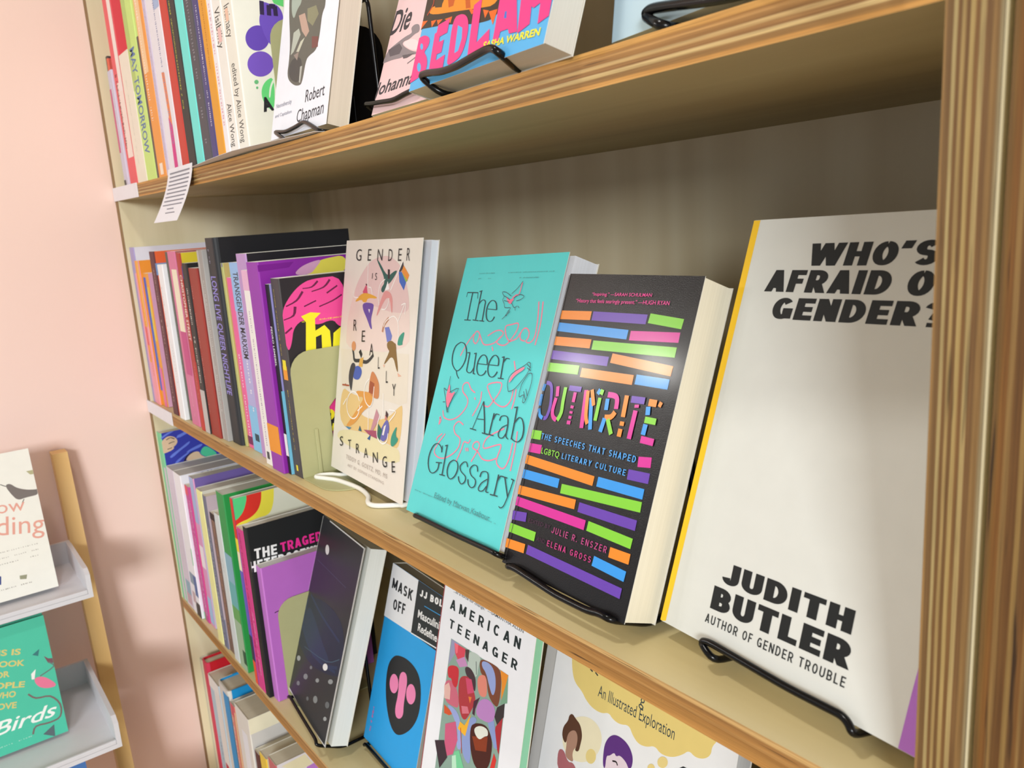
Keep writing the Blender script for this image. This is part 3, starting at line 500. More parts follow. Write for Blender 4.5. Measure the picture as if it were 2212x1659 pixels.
{"art":[["p","F","#c8c6e0",[0.0,0.0,150.0,0.0,150.0,228.8,0.0,228.8]],["p","S","#a8bce4",[2.5,172.2,22.1,172.2,22.1,246.0,2.5,246.0]],["p","S","#f4eef4",[2.5,98.4,22.1,98.4,22.1,135.3,2.5,135.3]],["p","S","#a8cbee",[2.5,4.9,22.1,4.9,22.1,49.2,2.5,49.2]]],"group":"books shelved spine out on the shelf below the middle","label":"pink and light blue spine with a purple band across the cover top","hard":0,"col":"#7a68b0","scol":"#e0a0cc","page":"#c8c8c4","o":[0.15501,0.00776,-0.3444],"u":[0.0,1.0,0.0],"v":[0.0,0.0,1.0],"w":0.15,"h":0.246,"t":0.0246},
{"art":[["s","S","#c8c488",12.9,72.6,12.9,29.0,6,1,25]],"group":"books shelved spine out on the shelf below the middle","label":"plain pale yellow spine, shelf below the middle","hard":0,"col":"#d8d4c8","scol":"#f2efa8","page":"#d0cfc8","o":[0.21285,0.0015,-0.34503],"u":[0.0,1.0,0.0],"v":[0.0,0.0,1.0],"w":0.15,"h":0.242,"t":0.0258},
{"art":[["s","S","#b8bcd0",8.8,191.2,8.8,12.0,60,5,26],["p","F","#c4b2bc",[0.0,47.8,150.0,47.8,150.0,239.0,0.0,239.0]]],"group":"books shelved spine out on the shelf below the middle","label":"slate grey speckled spine next to the pale yellow one","hard":0,"col":"#c0b0b8","scol":"#70748a","page":"#e9e3d2","o":[0.23113,0.00188,-0.34526],"u":[0.0,1.0,0.0],"v":[0.0,0.0,1.0],"w":0.15,"h":0.239,"t":0.0177},
{"art":[["s","S","#c08a6a",10.3,206.2,10.3,21.7,50,5,27],["p","S","#2c2424",[0.0,206.2,20.6,206.2,20.6,217.0,0.0,217.0]]],"group":"books shelved spine out on the shelf below the middle","label":"thin brown spine between the slate and light grey books","hard":0,"col":"#6a5850","scol":"#7a6258","page":"#e9e3d2","o":[0.25235,0.00399,-0.34545],"u":[0.0,1.0,0.0],"v":[0.0,0.0,1.0],"w":0.15,"h":0.217,"t":0.0206},
{"art":[["s","S","#4a4a4a",8.9,168.8,8.9,135.0,6,1.4,28]],"group":"books shelved spine out on the shelf below the middle","label":"light grey spine left of the green book, shelf below the middle","hard":0,"col":"#d0d4d4","scol":"#d4dadc","page":"#e9e3d2","o":[0.28288,0.0015,-0.34572],"u":[0.0,1.0,0.0],"v":[0.0,0.0,1.0],"w":0.15,"h":0.225,"t":0.0222},
{"art":[["p","S","#8ab4c8",[0.0,99.9,30.3,99.9,30.3,173.6,0.0,173.6]],["p","S","#6ab0b4",[0.0,92.1,30.3,92.1,30.3,131.5,0.0,131.5]],["p","S","#6aa860",[0.0,73.6,30.3,73.6,30.3,94.7,0.0,94.7]],["p","S","#a4bca0",[0.0,0.0,30.3,0.0,30.3,73.6,0.0,73.6]],["p","S","#2c5a40",[18.2,10.5,30.3,10.5,30.3,31.6,18.2,31.6]]],"group":"books shelved spine out on the shelf below the middle","label":"green spined book turning blue then sage, with a green cover edge","hard":0,"col":"#2f9a4a","scol":"#3a9a54","page":"#d4d8d0","o":[0.31599,0.0015,-0.34596],"u":[0.0,1.0,0.0],"v":[0.0,0.0,1.0],"w":0.16,"h":0.263,"t":0.0303},
{"art":[["q","F","#f0e44c",[-0.0,268.0,55.8,268.0,53.5,249.7,46.1,233.4,28.4,233.8,6.5,229.1,-0.0,226.5]],["q","F","#e0362c",[0.0,268.0,38.6,268.0,37.0,255.4,30.8,243.1,19.1,235.9,5.5,234.1,0.0,231.3]],["q","F","#58d488",[0.0,268.0,18.5,268.0,18.1,261.8,12.2,247.2,3.4,239.3,0.0,238.5]],["p","S","#6a5cc4",[0.0,42.9,10.9,42.9,10.9,166.2,0.0,166.2]],["p","S","#f4e8c8",[0.0,166.2,10.9,166.2,10.9,193.0,0.0,193.0]],["p","S","#f4d83c",[0.0,193.0,10.9,193.0,10.9,211.7,0.0,211.7]],["p","S","#e0362c",[0.0,211.7,10.9,211.7,10.9,268.0,0.0,268.0]],["p","S","#ee5038",[0.0,0.0,10.9,0.0,10.9,34.8,0.0,34.8]],["p","S","#34304a",[0.0,34.8,10.9,34.8,10.9,72.4,0.0,72.4]]],"group":"books shelved spine out on the shelf below the middle","label":"book with green, red and yellow rings on a cream cover","hard":0,"col":"#e4e4d2","scol":"#6a5cc4","page":"#d4d8d0","o":[0.35649,0.0015,-0.34633],"u":[0.0,1.0,0.0],"v":[0.0,0.0,1.0],"w":0.165,"h":0.268,"t":0.0109},
{"art":[["s","S","#a82868",8.4,224.1,8.4,23.1,60,6,29],["s","S","#f0a0c8",16.8,115.5,16.8,23.1,30,5,30]],"group":"books shelved spine out on the shelf below the middle","label":"mottled pink spine between the ringed cover and the black one","hard":0,"col":"#d8408a","scol":"#d8408c","page":"#e9e3d2","o":[0.38107,0.0015,-0.34644],"u":[0.0,1.0,0.0],"v":[0.0,0.0,1.0],"w":0.15,"h":0.231,"t":0.024},
{"art":[["k","F","#f2f2f4","THE",[5.6,195.0,29.9,13.6,-0.07],0.26,0,0.16],["k","F","#ec2f96","TRAGEDY",[40.7,193.4,67.5,12.9,-0.006],0.26,0,0.16],["k","F","#f2f2f4","HETEROSEXUALITY",[-2.9,178.4,140.4,14.8,-0.051],0.26,0,0.16]],"group":"books shelved spine out on the shelf below the middle","label":"black book with white and magenta lettering THE TRAGEDY","hard":0,"col":"#1e2022","scol":"#1e2022","page":"#cfcfcb","o":[0.39578,0.0015,-0.34656],"u":[0.0,1.0,0.0],"v":[0.0,0.0,1.0],"w":0.16,"h":0.239,"t":0.0141},
{"art":[["s","F","#4a2a5a",72.8,150.4,98.0,150.4,5,1.4,31],["l","F","#3a2440",1.2,1.2,[10.3,123.3,16.3,124.2]]],"group":"books shelved spine out on the shelf below the middle","label":"smaller plain purple book in front of THE TRAGEDY","hard":0,"col":"#b96cc6","scol":"#c47ad0","page":"#d8d4d4","o":[0.41296,0.00717,-0.34665],"u":[0.0,1.0,0.0],"v":[0.0,0.0,1.0],"w":0.14,"h":0.188,"t":0.0166},
{"art":[["s","S","#d87a88",2.1,171.0,2.1,38.0,30,4,32]],"group":"books shelved spine out on the top shelf in view","label":"leftmost book on the top shelf, thin black and pink spine","hard":0,"col":"#4a4240","scol":"#4a4240","page":"#e9e3d2","o":[0.012,0.014,0.33683],"u":[0.0,1.0,0.0],"v":[0.0,0.0,1.0],"w":0.15,"h":0.19,"t":0.0104},
{"art":[],"group":"books shelved spine out on the top shelf in view","label":"thin orange-red spine second from left on the top shelf","hard":0,"col":"#c85a50","scol":"#e06a50","page":"#e9e3d2","o":[0.022,0.012,0.33669],"u":[0.0,1.0,0.0],"v":[0.0,0.0,1.0],"w":0.15,"h":0.185,"t":0.0084},
{"art":[["p","S","#d0608c",[0.0,49.5,9.8,49.5,9.8,140.2,0.0,140.2]],["s","S","#f4f2f8",14.6,148.5,14.6,49.5,20,3,33],["p","S","#4a4648",[0.0,0.0,12.2,0.0,12.2,9.9,0.0,9.9]]],"group":"books shelved spine out on the top shelf in view","label":"short pale lavender and pink spine on the top shelf","hard":0,"col":"#d8d4e4","scol":"#cfcbe0","page":"#e9e3d2","o":[0.048,0.008,0.33646],"u":[0.0,1.0,0.0],"v":[0.0,0.0,1.0],"w":0.15,"h":0.165,"t":0.0244},
{"art":[["p","S","#f4e4dc",[13.0,39.0,43.4,39.0,43.4,143.0,13.0,143.0]],["p","S","#f4e8e4",[23.9,130.0,43.4,130.0,43.4,260.0,23.9,260.0]],["s","S","#7a2c2c",13.0,156.0,13.0,52.0,22,9,34]],"group":"books shelved spine out on the top shelf in view","label":"red and white spine with dark lettering, left of the cream one on the top shelf","hard":0,"col":"#e8505a","scol":"#ea6068","page":"#e9e3d2","o":[0.094,0.01,0.33602],"u":[0.0,1.0,0.0],"v":[0.0,0.0,1.0],"w":0.15,"h":0.26,"t":0.0434},
{"art":[["s","S","#a8a090",21.0,140.0,21.0,26.2,26,1.6,35]],"group":"books shelved spine out on the top shelf in view","label":"short cream spine left of the yellow-green one","hard":0,"col":"#f0eada","scol":"#efe8d8","page":"#e9e3d2","o":[0.148,0.01,0.33547],"u":[0.0,1.0,0.0],"v":[0.0,0.0,1.0],"w":0.15,"h":0.175,"t":0.0524},
{"art":[["p","S","#b8d078",[0.0,120.0,19.4,120.0,19.4,240.0,0.0,240.0]],["t","S","#5a7ab0","MAY TOMORROW",[9.7,172.4,136.1,24.2,-1.571],0.015,0,1]],"group":"books shelved spine out on the top shelf in view","label":"yellow-green spine lettered MAY TOMORROW","hard":0,"col":"#d4ec90","scol":"#cdea86","page":"#e9e3d2","o":[0.198,0.01,0.33495],"u":[0.0,1.0,0.0],"v":[0.0,0.0,1.0],"w":0.15,"h":0.24,"t":0.0484},
{"art":[],"group":"books shelved spine out on the top shelf in view","label":"narrow brown strip of a short book beside the yellow-green spine","hard":0,"col":"#6a5a50","scol":"#6a5a50","page":"#e9e3d2","o":[0.208,0.01,0.33468],"u":[0.0,1.0,0.0],"v":[0.0,0.0,1.0],"w":0.15,"h":0.18,"t":0.0084},
{"art":[["p","S","#f6cfa0",[3.6,132.0,25.5,132.0,25.5,240.0,3.6,240.0]],["s","S","#fbe8d8",10.9,228.0,10.9,72.0,24,6,36],["p","S","#f8e8d8",[10.9,4.8,25.5,4.8,25.5,19.2,10.9,19.2]]],"group":"books shelved spine out on the top shelf in view","label":"orange spine with white pattern right of the yellow-green one","hard":0,"col":"#f09a3c","scol":"#f2a04a","page":"#e9e3d2","o":[0.246,0.01,0.33447],"u":[0.0,1.0,0.0],"v":[0.0,0.0,1.0],"w":0.15,"h":0.24,"t":0.0364},
{"art":[["s","S","#a898b8",7.2,223.2,7.2,23.5,50,2,37]],"group":"books shelved spine out on the top shelf in view","label":"lilac grey spine between the orange and white ones, top shelf","hard":0,"col":"#cfc4dc","scol":"#cfc4dc","page":"#e9e3d2","o":[0.262,0.01,0.33426],"u":[0.0,1.0,0.0],"v":[0.0,0.0,1.0],"w":0.15,"h":0.235,"t":0.0144},
{"art":[["p","S","#f08a50",[26.2,122.0,37.7,120.1,40.4,57.7,30.1,67.3]],["p","S","#d83a8c",[28.1,69.2,40.4,57.7,39.1,3.6,24.3,4.8]],["p","S","#a8bce0",[32.6,192.0,54.4,192.0,54.4,240.0,32.6,240.0]],["s","S","#8a90b8",32.6,228.0,32.6,36.0,40,5,38]],"group":"books shelved spine out on the top shelf in view","label":"white spine with an orange to magenta stripe","hard":0,"col":"#eceaf2","scol":"#ebe8f0","page":"#e9e3d2","o":[0.318,0.01,0.33399],"u":[0.0,1.0,0.0],"v":[0.0,0.0,1.0],"w":0.15,"h":0.24,"t":0.0544},
{"art":[],"group":"books shelved spine out on the top shelf in view","label":"plain bright red spine left of the black one, top shelf","hard":0,"col":"#d0392e","scol":"#cf4034","page":"#e9e3d2","o":[0.347,0.01,0.33371],"u":[0.0,1.0,0.0],"v":[0.0,0.0,1.0],"w":0.15,"h":0.23,"t":0.0274},
{"art":[["s","S","#c8c83c",9.9,227.9,9.9,70.5,46,4,39]],"group":"books shelved spine out on the top shelf in view","label":"black spine with yellow lettering left of the turquoise one","hard":0,"col":"#2a2c2c","scol":"#2c3030","page":"#e9e3d2","o":[0.377,0.01,0.33354],"u":[0.0,1.0,0.0],"v":[0.0,0.0,1.0],"w":0.15,"h":0.235,"t":0.0284},
{"art":[],"group":"books shelved spine out on the top shelf in view","label":"plain turquoise spine, top shelf","hard":0,"col":"#6fe6dc","scol":"#74e8e0","page":"#e9e3d2","o":[0.406,0.01,0.33339],"u":[0.0,1.0,0.0],"v":[0.0,0.0,1.0],"w":0.15,"h":0.24,"t":0.0274},
{"art":[["s","S","#8a8a94",14.2,228.0,14.2,24.0,30,6,40]],"group":"books shelved spine out on the top shelf in view","label":"charcoal grey spine right of the turquoise one","hard":0,"col":"#4a4a50","scol":"#505058","page":"#e9e3d2","o":[0.436,0.01,0.33326],"u":[0.0,1.0,0.0],"v":[0.0,0.0,1.0],"w":0.15,"h":0.24,"t":0.0284},
{"art":[["s","S","#e0dcf0",10.4,164.5,10.4,35.2,30,3,41]],"group":"books shelved spine out on the top shelf in view","label":"thin dark indigo spine left of the mustard one","hard":0,"col":"#5a5490","scol":"#4c4880","page":"#e9e3d2","o":[0.455,0.01,0.33316],"u":[0.0,1.0,0.0],"v":[0.0,0.0,1.0],"w":0.15,"h":0.235,"t":0.0174},
{"art":[["s","S","#c07a20",11.7,228.0,11.7,96.0,30,3,42]],"group":"books shelved spine out on the top shelf in view","label":"mustard orange spine between indigo and white books","hard":0,"col":"#e8a030","scol":"#e8a232","page":"#e9e3d2","o":[0.48,0.01,0.33308],"u":[0.0,1.0,0.0],"v":[0.0,0.0,1.0],"w":0.15,"h":0.24,"t":0.0234},
{"art":[["s","S","#e8b0c0",7.2,227.9,7.2,35.2,30,4,43]],"group":"books shelved spine out on the top shelf in view","label":"white spine with faint pink lettering right of the mustard one","hard":0,"col":"#f2eef4","scol":"#f4f0f4","page":"#e9e3d2","o":[0.496,0.01,0.33302],"u":[0.0,1.0,0.0],"v":[0.0,0.0,1.0],"w":0.15,"h":0.235,"t":0.0144},
{"art":[["t","S","#3c3c3c","Visibility",[5.1,147.8,38.5,15.2,-1.571],0,0,1],["t","S","#3c3c3c","Alice Wong",[6.4,55.5,42.9,12.7,-1.571],0,0,1],["p","S","#f0c4c0",[7.6,115.0,17.8,115.0,17.8,128.8,7.6,128.8]]],"group":"books shelved spine out on the top shelf in view","label":"white spine lettered Visibility, Alice Wong","hard":0,"col":"#f2eee6","scol":"#f4f1ea","page":"#e9e3d2","o":[0.523,0.01,0.33297],"u":[0.0,1.0,0.0],"v":[0.0,0.0,1.0],"w":0.15,"h":0.23,"t":0.0254},
{"art":[["t","S","#4a4a4a","Intimacy",[6.4,144.3,29.9,15.6,-1.571],0,0,1],["t","S","#4a4a4a","edited by Alice Wong",[7.8,89.9,76.0,12.8,-1.571],0,0,1],["p","S","#f0c8b0",[8.5,129.2,17.0,129.2,17.0,141.0,8.5,141.0]],["q","F","#7456c4",[51.5,131.3,50.4,127.0,48.5,123.0,45.9,119.5,42.7,116.8,39.3,115.2,35.8,114.6,32.5,115.2,29.7,117.0,27.6,119.7,26.3,123.1,25.9,127.1,26.5,131.3,27.9,135.4,30.2,139.2,33.1,142.3,36.4,144.5,39.8,145.6,43.2,145.7,46.3,144.6,48.9,142.4,50.6,139.3,51.5,135.5]],["q","F","#6a4cb8",[34.6,112.9,33.7,109.6,31.9,106.4,29.4,103.7,26.4,101.6,23.0,100.3,19.6,99.9,16.4,100.3,13.6,101.7,11.4,103.7,10.1,106.4,9.6,109.5,10.0,112.8,11.4,116.0,13.5,118.9,16.2,121.3,19.4,123.0,22.8,123.9,26.1,124.0,29.2,123.1,31.8,121.4,33.6,119.0,34.6,116.1]],["q","F","#7a58c4",[35.6,88.3,34.7,85.0,32.8,81.8,30.1,79.1,26.7,77.1,23.1,75.8,19.4,75.4,15.8,75.9,12.8,77.3,10.4,79.4,8.9,82.1,8.3,85.3,8.8,88.6,10.2,91.8,12.5,94.7,15.4,97.1,18.9,98.8,22.6,99.7,26.2,99.7,29.6,98.8,32.4,97.1,34.4,94.6,35.5,91.6]],["q","F","#7456c4",[29.1,145.5,35.5,146.9,51.5,138.6,47.7,108.8,35.1,103.1,26.2,123.6]],["p","F","#6cdb7c",[40.2,152.1,54.3,153.5,53.1,143.7,47.8,144.8,43.4,146.0]],["q","F","#6cdb80",[34.8,76.3,25.7,72.6,19.7,64.5,19.0,55.4,22.4,47.2,30.7,41.5]],["q","F","#e8f4e0",[33.7,75.0,28.5,66.5,26.2,55.6,28.0,55.7,30.2,65.7,34.8,73.4]],["q","F","#6fbf80",[17.7,70.4,17.2,69.2,16.1,68.4,14.8,68.1,13.7,68.6,13.1,69.6,13.3,70.8,14.1,71.8,15.4,72.4,16.6,72.3,17.5,71.5]],["q","F","#6fbf80",[16.6,64.8,16.2,64.0,15.4,63.5,14.6,63.6,14.2,64.3,14.3,65.2,14.9,65.9,15.8,66.1,16.5,65.7]],["t","F","#2c2a30","A",[19.0,42.5,11.8,12.8,0.185],0.06,0,1],["l","F","#3a2c50",4.5,4.5,[30.7,147.2,29.6,134.3]],["l","F","#3a2c50",4.5,4.5,[37.6,143.9,36.9,134.1]],["l","F","#3a2c50",4.5,4.5,[44.0,143.6,43.9,134.3]],["l","F","#3a2c50",4.5,4.5,[38.1,143.1,44.4,142.9]]],"group":"books shelved spine out on the top shelf in view","label":"white book lettered edited by Alice Wong with a purple flower cover","hard":0,"col":"#f2f0e2","scol":"#f1eee2","page":"#e9e3d2","o":[0.553,0.01,0.33291],"u":[0.0,1.0,0.0],"v":[0.0,0.0,1.0],"w":0.14,"h":0.235,"t":0.0284},
{"art":[["p","S","#d8d4c4",[0.0,0.0,8.7,0.0,8.7,229.0,0.0,229.0]]],"group":"books shelved spine out on the lowest shelf in view","label":"leftmost book on the lowest shelf, cream and white spine","hard":0,"col":"#e6e4d8","scol":"#efeed2","page":"#d8d2c0","o":[0.021,0.012,-0.6896],"u":[0.0,1.0,0.0],"v":[0.0,0.0,1.0],"w":0.15,"h":0.229,"t":0.0194},
{"art":[],"group":"books shelved spine out on the lowest shelf in view","label":"red hardback with a dark top edge on the lowest shelf","hard":1,"col":"#c81e2c","scol":"#d83a5a","page":"#d8d2c0","o":[0.049,0.01,-0.6896],"u":[0.0,1.0,0.0],"v":[0.0,0.0,1.0],"w":0.15,"h":0.238,"t":0.0264},
{"art":[["p","S","#f0eeea",[0.0,199.8,55.4,199.8,55.4,222.0,0.0,222.0]],["p","S","#ece8e4",[24.9,0.0,55.4,0.0,55.4,204.2,24.9,204.2]],["s","S","#7a6a8a",16.6,111.0,16.6,0.0,20,4,50],["p","S","#c83a50",[27.7,22.2,44.3,22.2,44.3,66.6,27.7,66.6]]],"group":"books shelved spine out on the lowest shelf in view","label":"thick white and pale blue spine between the red and blue books","hard":0,"col":"#e4e2de","scol":"#b8d0e0","page":"#d8d2c0","o":[0.106,0.01,-0.6896],"u":[0.0,1.0,0.0],"v":[0.0,0.0,1.0],"w":0.15,"h":0.222,"t":0.0554},
{"art":[["p","S","#2a98d8",[22.7,0.0,50.4,0.0,50.4,226.6,22.7,226.6]]],"group":"books shelved spine out on the lowest shelf in view","label":"bright blue hardback with a dark top edge on the lowest shelf","hard":1,"col":"#1f96d8","scol":"#dcdad4","page":"#d8d2c0","o":[0.158,0.01,-0.6896],"u":[0.0,1.0,0.0],"v":[0.0,0.0,1.0],"w":0.15,"h":0.236,"t":0.0504},
{"art":[["p","S","#d85a68",[2.3,199.8,21.1,199.8,21.1,222.0,2.3,222.0]],["s","S","#f4e0dc",4.7,199.8,4.7,11.1,30,4,51],["p","S","#f4eab0",[18.7,0.0,23.4,0.0,23.4,210.9,18.7,210.9]]],"group":"books shelved spine out on the lowest shelf in view","label":"coral and pink spine right of the blue hardback","hard":0,"col":"#e2d9c0","scol":"#e08a78","page":"#d8d2c0","o":[0.184,0.01,-0.6896],"u":[0.0,1.0,0.0],"v":[0.0,0.0,1.0],"w":0.15,"h":0.222,"t":0.0234},
{"art":[["p","F","#efe9cf",[0.0,206.5,112.5,206.5,112.5,232.0,0.0,232.0]],["s","F","#8a8a90",82.5,167.0,108.0,176.3,5,1.2,52],["p","S","#f0f0f6",[21.8,69.6,46.8,69.6,46.8,197.2,21.8,197.2]]],"group":"books shelved spine out on the lowest shelf in view","label":"grey-white book with a red square on its cream cover band","hard":0,"col":"#d2d0ce","scol":"#e8e4dc","page":"#d8d2c0","o":[0.248,0.01,-0.6896],"u":[0.0,1.0,0.0],"v":[0.0,0.0,1.0],"w":0.15,"h":0.232,"t":0.0624},
{"art":[],"group":"books shelved spine out on the lowest shelf in view","label":"short dark brown spine left of the yellow one, lowest shelf","hard":0,"col":"#d8c8b0","scol":"#5a3030","page":"#d8d2c0","o":[0.272,0.012,-0.6896],"u":[0.0,1.0,0.0],"v":[0.0,0.0,1.0],"w":0.15,"h":0.184,"t":0.0204},
{"art":[],"group":"books shelved spine out on the lowest shelf in view","label":"short yellow spine on the lowest shelf","hard":0,"col":"#d8cfa8","scol":"#eecb48","page":"#d8d2c0","o":[0.303,0.012,-0.6896],"u":[0.0,1.0,0.0],"v":[0.0,0.0,1.0],"w":0.15,"h":0.194,"t":0.0284},
{"art":[["p","F","#b87ad0",[44.8,178.3,58.3,179.1,63.5,160.8,40.5,172.8]],["p","F","#e0d8b8",[8.0,197.2,43.8,199.4,53.4,179.0,29.2,178.6]]],"group":"books shelved spine out on the lowest shelf in view","label":"low white and red spined book at the right end of the lowest shelf row","hard":0,"col":"#dcd8e0","scol":"#c86a70","page":"#d8d2c0","o":[0.338,0.014,-0.6896],"u":[0.0,1.0,0.0],"v":[0.0,0.0,1.0],"w":0.15,"h":0.202,"t":0.0314},
{"art":[["l","F","#f08c28",6.4,6.4,[1.5,182.9,33.4,183.9]],["l","F","#6a42b0",6.4,6.4,[35.0,183.9,86.6,184.4]],["l","F","#86d23c",6.4,6.4,[88.6,185.3,117.3,183.2]],["l","F","#3a9aec",6.4,6.4,[1.6,174.0,72.8,173.3]],["l","F","#d8309c",6.4,6.4,[75.2,172.9,117.2,174.7]],["l","F","#f08c28",6.4,6.4,[1.5,163.6,39.8,164.4]],["l","F","#86d23c",6.4,6.4,[41.9,163.8,117.2,165.4]],["l","F","#6a42b0",6.4,6.4,[1.9,153.3,60.7,154.1]],["l","F","#f08c28",6.4,6.4,[63.1,156.7,117.6,153.7]],["l","F","#86d23c",6.4,6.4,[0.6,144.1,34.1,145.3]],["l","F","#f08c28",6.4,6.4,[37.0,144.0,87.1,144.6]],["l","F","#3a9aec",6.4,6.4,[89.3,145.3,117.4,145.4]],["l","F","#86d23c",6.4,6.4,[0.6,94.2,11.1,95.0]],["l","F","#d8309c",6.4,6.4,[107.5,95.3,118.1,96.8]],["l","F","#d8309c",6.4,6.4,[1.4,84.5,14.7,85.4]],["l","F","#6a42b0",6.4,6.4,[101.5,86.1,119.4,87.1]],["l","F","#f08c28",6.4,6.4,[0.7,75.8,73.3,75.5]],["l","F","#3a9aec",6.4,6.4,[76.9,76.0,117.8,77.1]],["l","F","#3a9aec",6.4,6.4,[1.2,65.2,41.0,66.7]],["l","F","#86d23c",6.4,6.4,[44.5,64.0,118.4,69.2]],["l","F","#f08c28",6.4,6.4,[0.6,53.2,61.6,57.1]],["l","F","#6a42b0",6.4,6.4,[65.3,56.3,117.8,57.7]],["l","F","#d8309c",6.4,6.4,[1.0,45.1,74.9,46.6]],["l","F","#86d23c",6.4,6.4,[77.4,46.9,117.7,46.4]],["l","F","#6a42b0",6.4,6.4,[0.6,34.5,16.2,36.7]],["l","F","#86d23c",6.4,6.4,[0.6,25.5,30.0,26.5]],["l","F","#f08c28",6.4,6.4,[101.4,36.6,118.9,37.2]],["l","F","#3a9aec",6.4,6.4,[89.3,27.5,118.5,26.4]],["l","F","#f08c28",6.4,6.4,[0.6,14.2,22.1,15.8]],["l","F","#6a42b0",6.4,6.4,[24.9,16.2,118.4,15.9]],["l","F","#6a42b0",2.9,2.9,[3.7,132.6,8.0,132.3,11.0,128.5,13.6,117.1,12.3,108.6,9.3,107.5]],["l","F","#3a9aec",2.9,2.9,[2.5,131.6,1.7,126.4]],["l","F","#3a9aec",2.9,2.9,[1.6,123.9,2.1,115.5]],["l","F","#3a9aec",2.9,2.9,[2.1,113.4,4.6,108.7,8.3,107.3]],["l","F","#d8309c",3.4,3.4,[17.0,131.6,18.6,124.5]],["l","F","#d8309c",3.4,3.4,[17.9,123.4,17.2,114.3,19.6,109.7,23.4,108.4]],["l","F","#86d23c",3.4,3.4,[25.4,132.0,25.9,122.2,26.8,114.1,24.5,108.2]],["l","F","#6a42b0",3.7,3.7,[29.1,132.0,41.7,132.5]],["l","F","#d8309c",3.2,3.2,[36.4,129.8,36.5,122.9]],["l","F","#d8309c",3.2,3.2,[36.6,120.5,36.6,118.5]],["l","F","#d8309c",3.2,3.2,[36.8,116.6,36.9,114.9]],["l","F","#d8309c",3.2,3.2,[37.0,113.3,37.0,111.2]],["l","F","#d8309c",3.7,3.7,[36.7,109.9,36.9,107.3]],["l","F","#d8309c",3.7,3.7,[46.8,132.8,50.6,107.0]],["l","F","#f08c28",3.2,3.2,[48.7,132.6,52.0,116.4,55.4,110.7]],["l","F","#3a9aec",3.5,3.5,[53.4,128.4,59.2,107.4]],["l","F","#3a9aec",3.2,3.2,[58.7,131.5,60.2,134.9]],["l","F","#86d23c",3.4,3.4,[62.4,135.1,61.8,131.6]],["l","F","#86d23c",3.2,3.2,[61.6,129.4,62.0,113.9]],["l","F","#f08c28",3.2,3.2,[52.4,133.8,57.3,123.5]],["l","F","#d8309c",3.7,3.7,[68.3,132.5,74.9,132.5,77.7,130.3,78.6,124.3]],["l","F","#f08c28",3.7,3.7,[78.4,122.3,75.8,118.6,70.1,117.4]],["l","F","#3a9aec",3.5,3.5,[69.0,129.8,69.8,122.3]],["l","F","#3a9aec",3.5,3.5,[70.3,116.9,69.1,107.5]],["l","F","#86d23c",3.4,3.4,[73.4,116.7,79.4,107.7]],["l","F","#f08c28",3.7,3.7,[85.5,134.2,86.3,120.2]],["l","F","#f08c28",3.7,3.7,[86.8,117.3,86.9,114.6]],["l","F","#f08c28",3.7,3.7,[86.7,112.5,86.7,107.4]],["l","F","#6a42b0",4.4,4.4,[90.0,132.4,101.7,132.9]],["l","F","#d8309c",3.7,3.7,[95.9,129.7,96.2,127.7]],["l","F","#d8309c",3.7,3.7,[95.9,125.9,95.8,107.6]],["l","F","#f08c28",4.4,4.4,[105.3,132.5,111.9,132.6]],["l","F","#f08c28",3.2,3.2,[113.7,132.9,116.2,132.1]],["l","F","#3a9aec",3.7,3.7,[105.8,129.8,106.7,124.6]],["l","F","#86d23c",4.0,4.0,[105.3,121.5,114.7,121.6]],["l","F","#3a9aec",3.7,3.7,[106.9,118.8,106.7,112.1]],["l","F","#d8309c",4.4,4.4,[105.7,109.1,116.6,109.0]],["k","F","#4aa4f0","THE SPEECHES THAT SHAPED",[12.2,92.7,93.5,4.2,0.016],0.2,0,0.35],["t","F","#86d23c","LGBTQ",[15.9,82.9,19.6,4.1,0.029],0.01,0,1.1],["k","F","#4aa4f0","LITERARY CULTURE",[38.4,83.5,61.6,3.9,0.019],0.2,0,0.35],["t","F","#4a2440","EDITED BY",[19.9,34.1,23.7,2.7,0.062],0,0,1],["k","F","#c8488c","JULIE R. ENSZER",[45.7,33.7,53.5,4.1,0.028],0.16,0,0.45],["t","F","#4a2440","AND",[32.8,24.6,8.8,2.8,0.027],0,0,1],["k","F","#d83a8c","ELENA GROSS",[44.3,24.2,43.6,3.9,0.032],0.16,0,0.45],["t","F","#f0409c","“Inspiring.” —SARAH SCHULMAN",[30.2,198.0,56.6,2.3,0.021],0.005,0,1],["t","F","#f0409c","“History that feels searingly present.” —HUGH RYAN",[15.0,192.6,88.4,2.7,0.02],0.005,0,1],["l","F","#3a3638",0.5,0.5,[1.2,212.4,4.7,1.3]]],"out":1,"label":"black paperback with coloured bars titled OUTWRITE on an easel","col":"#141214","scol":"#1a1819","page":"#efe8d4","gloss":0.9,"gap":0.0,"o":[0.93393,0.01313,0.01387],"u":[0.99974,-0.02205,0.00645],"v":[0.00214,0.36908,0.92939],"w":0.1263,"h":0.2136,"t":0.0277},
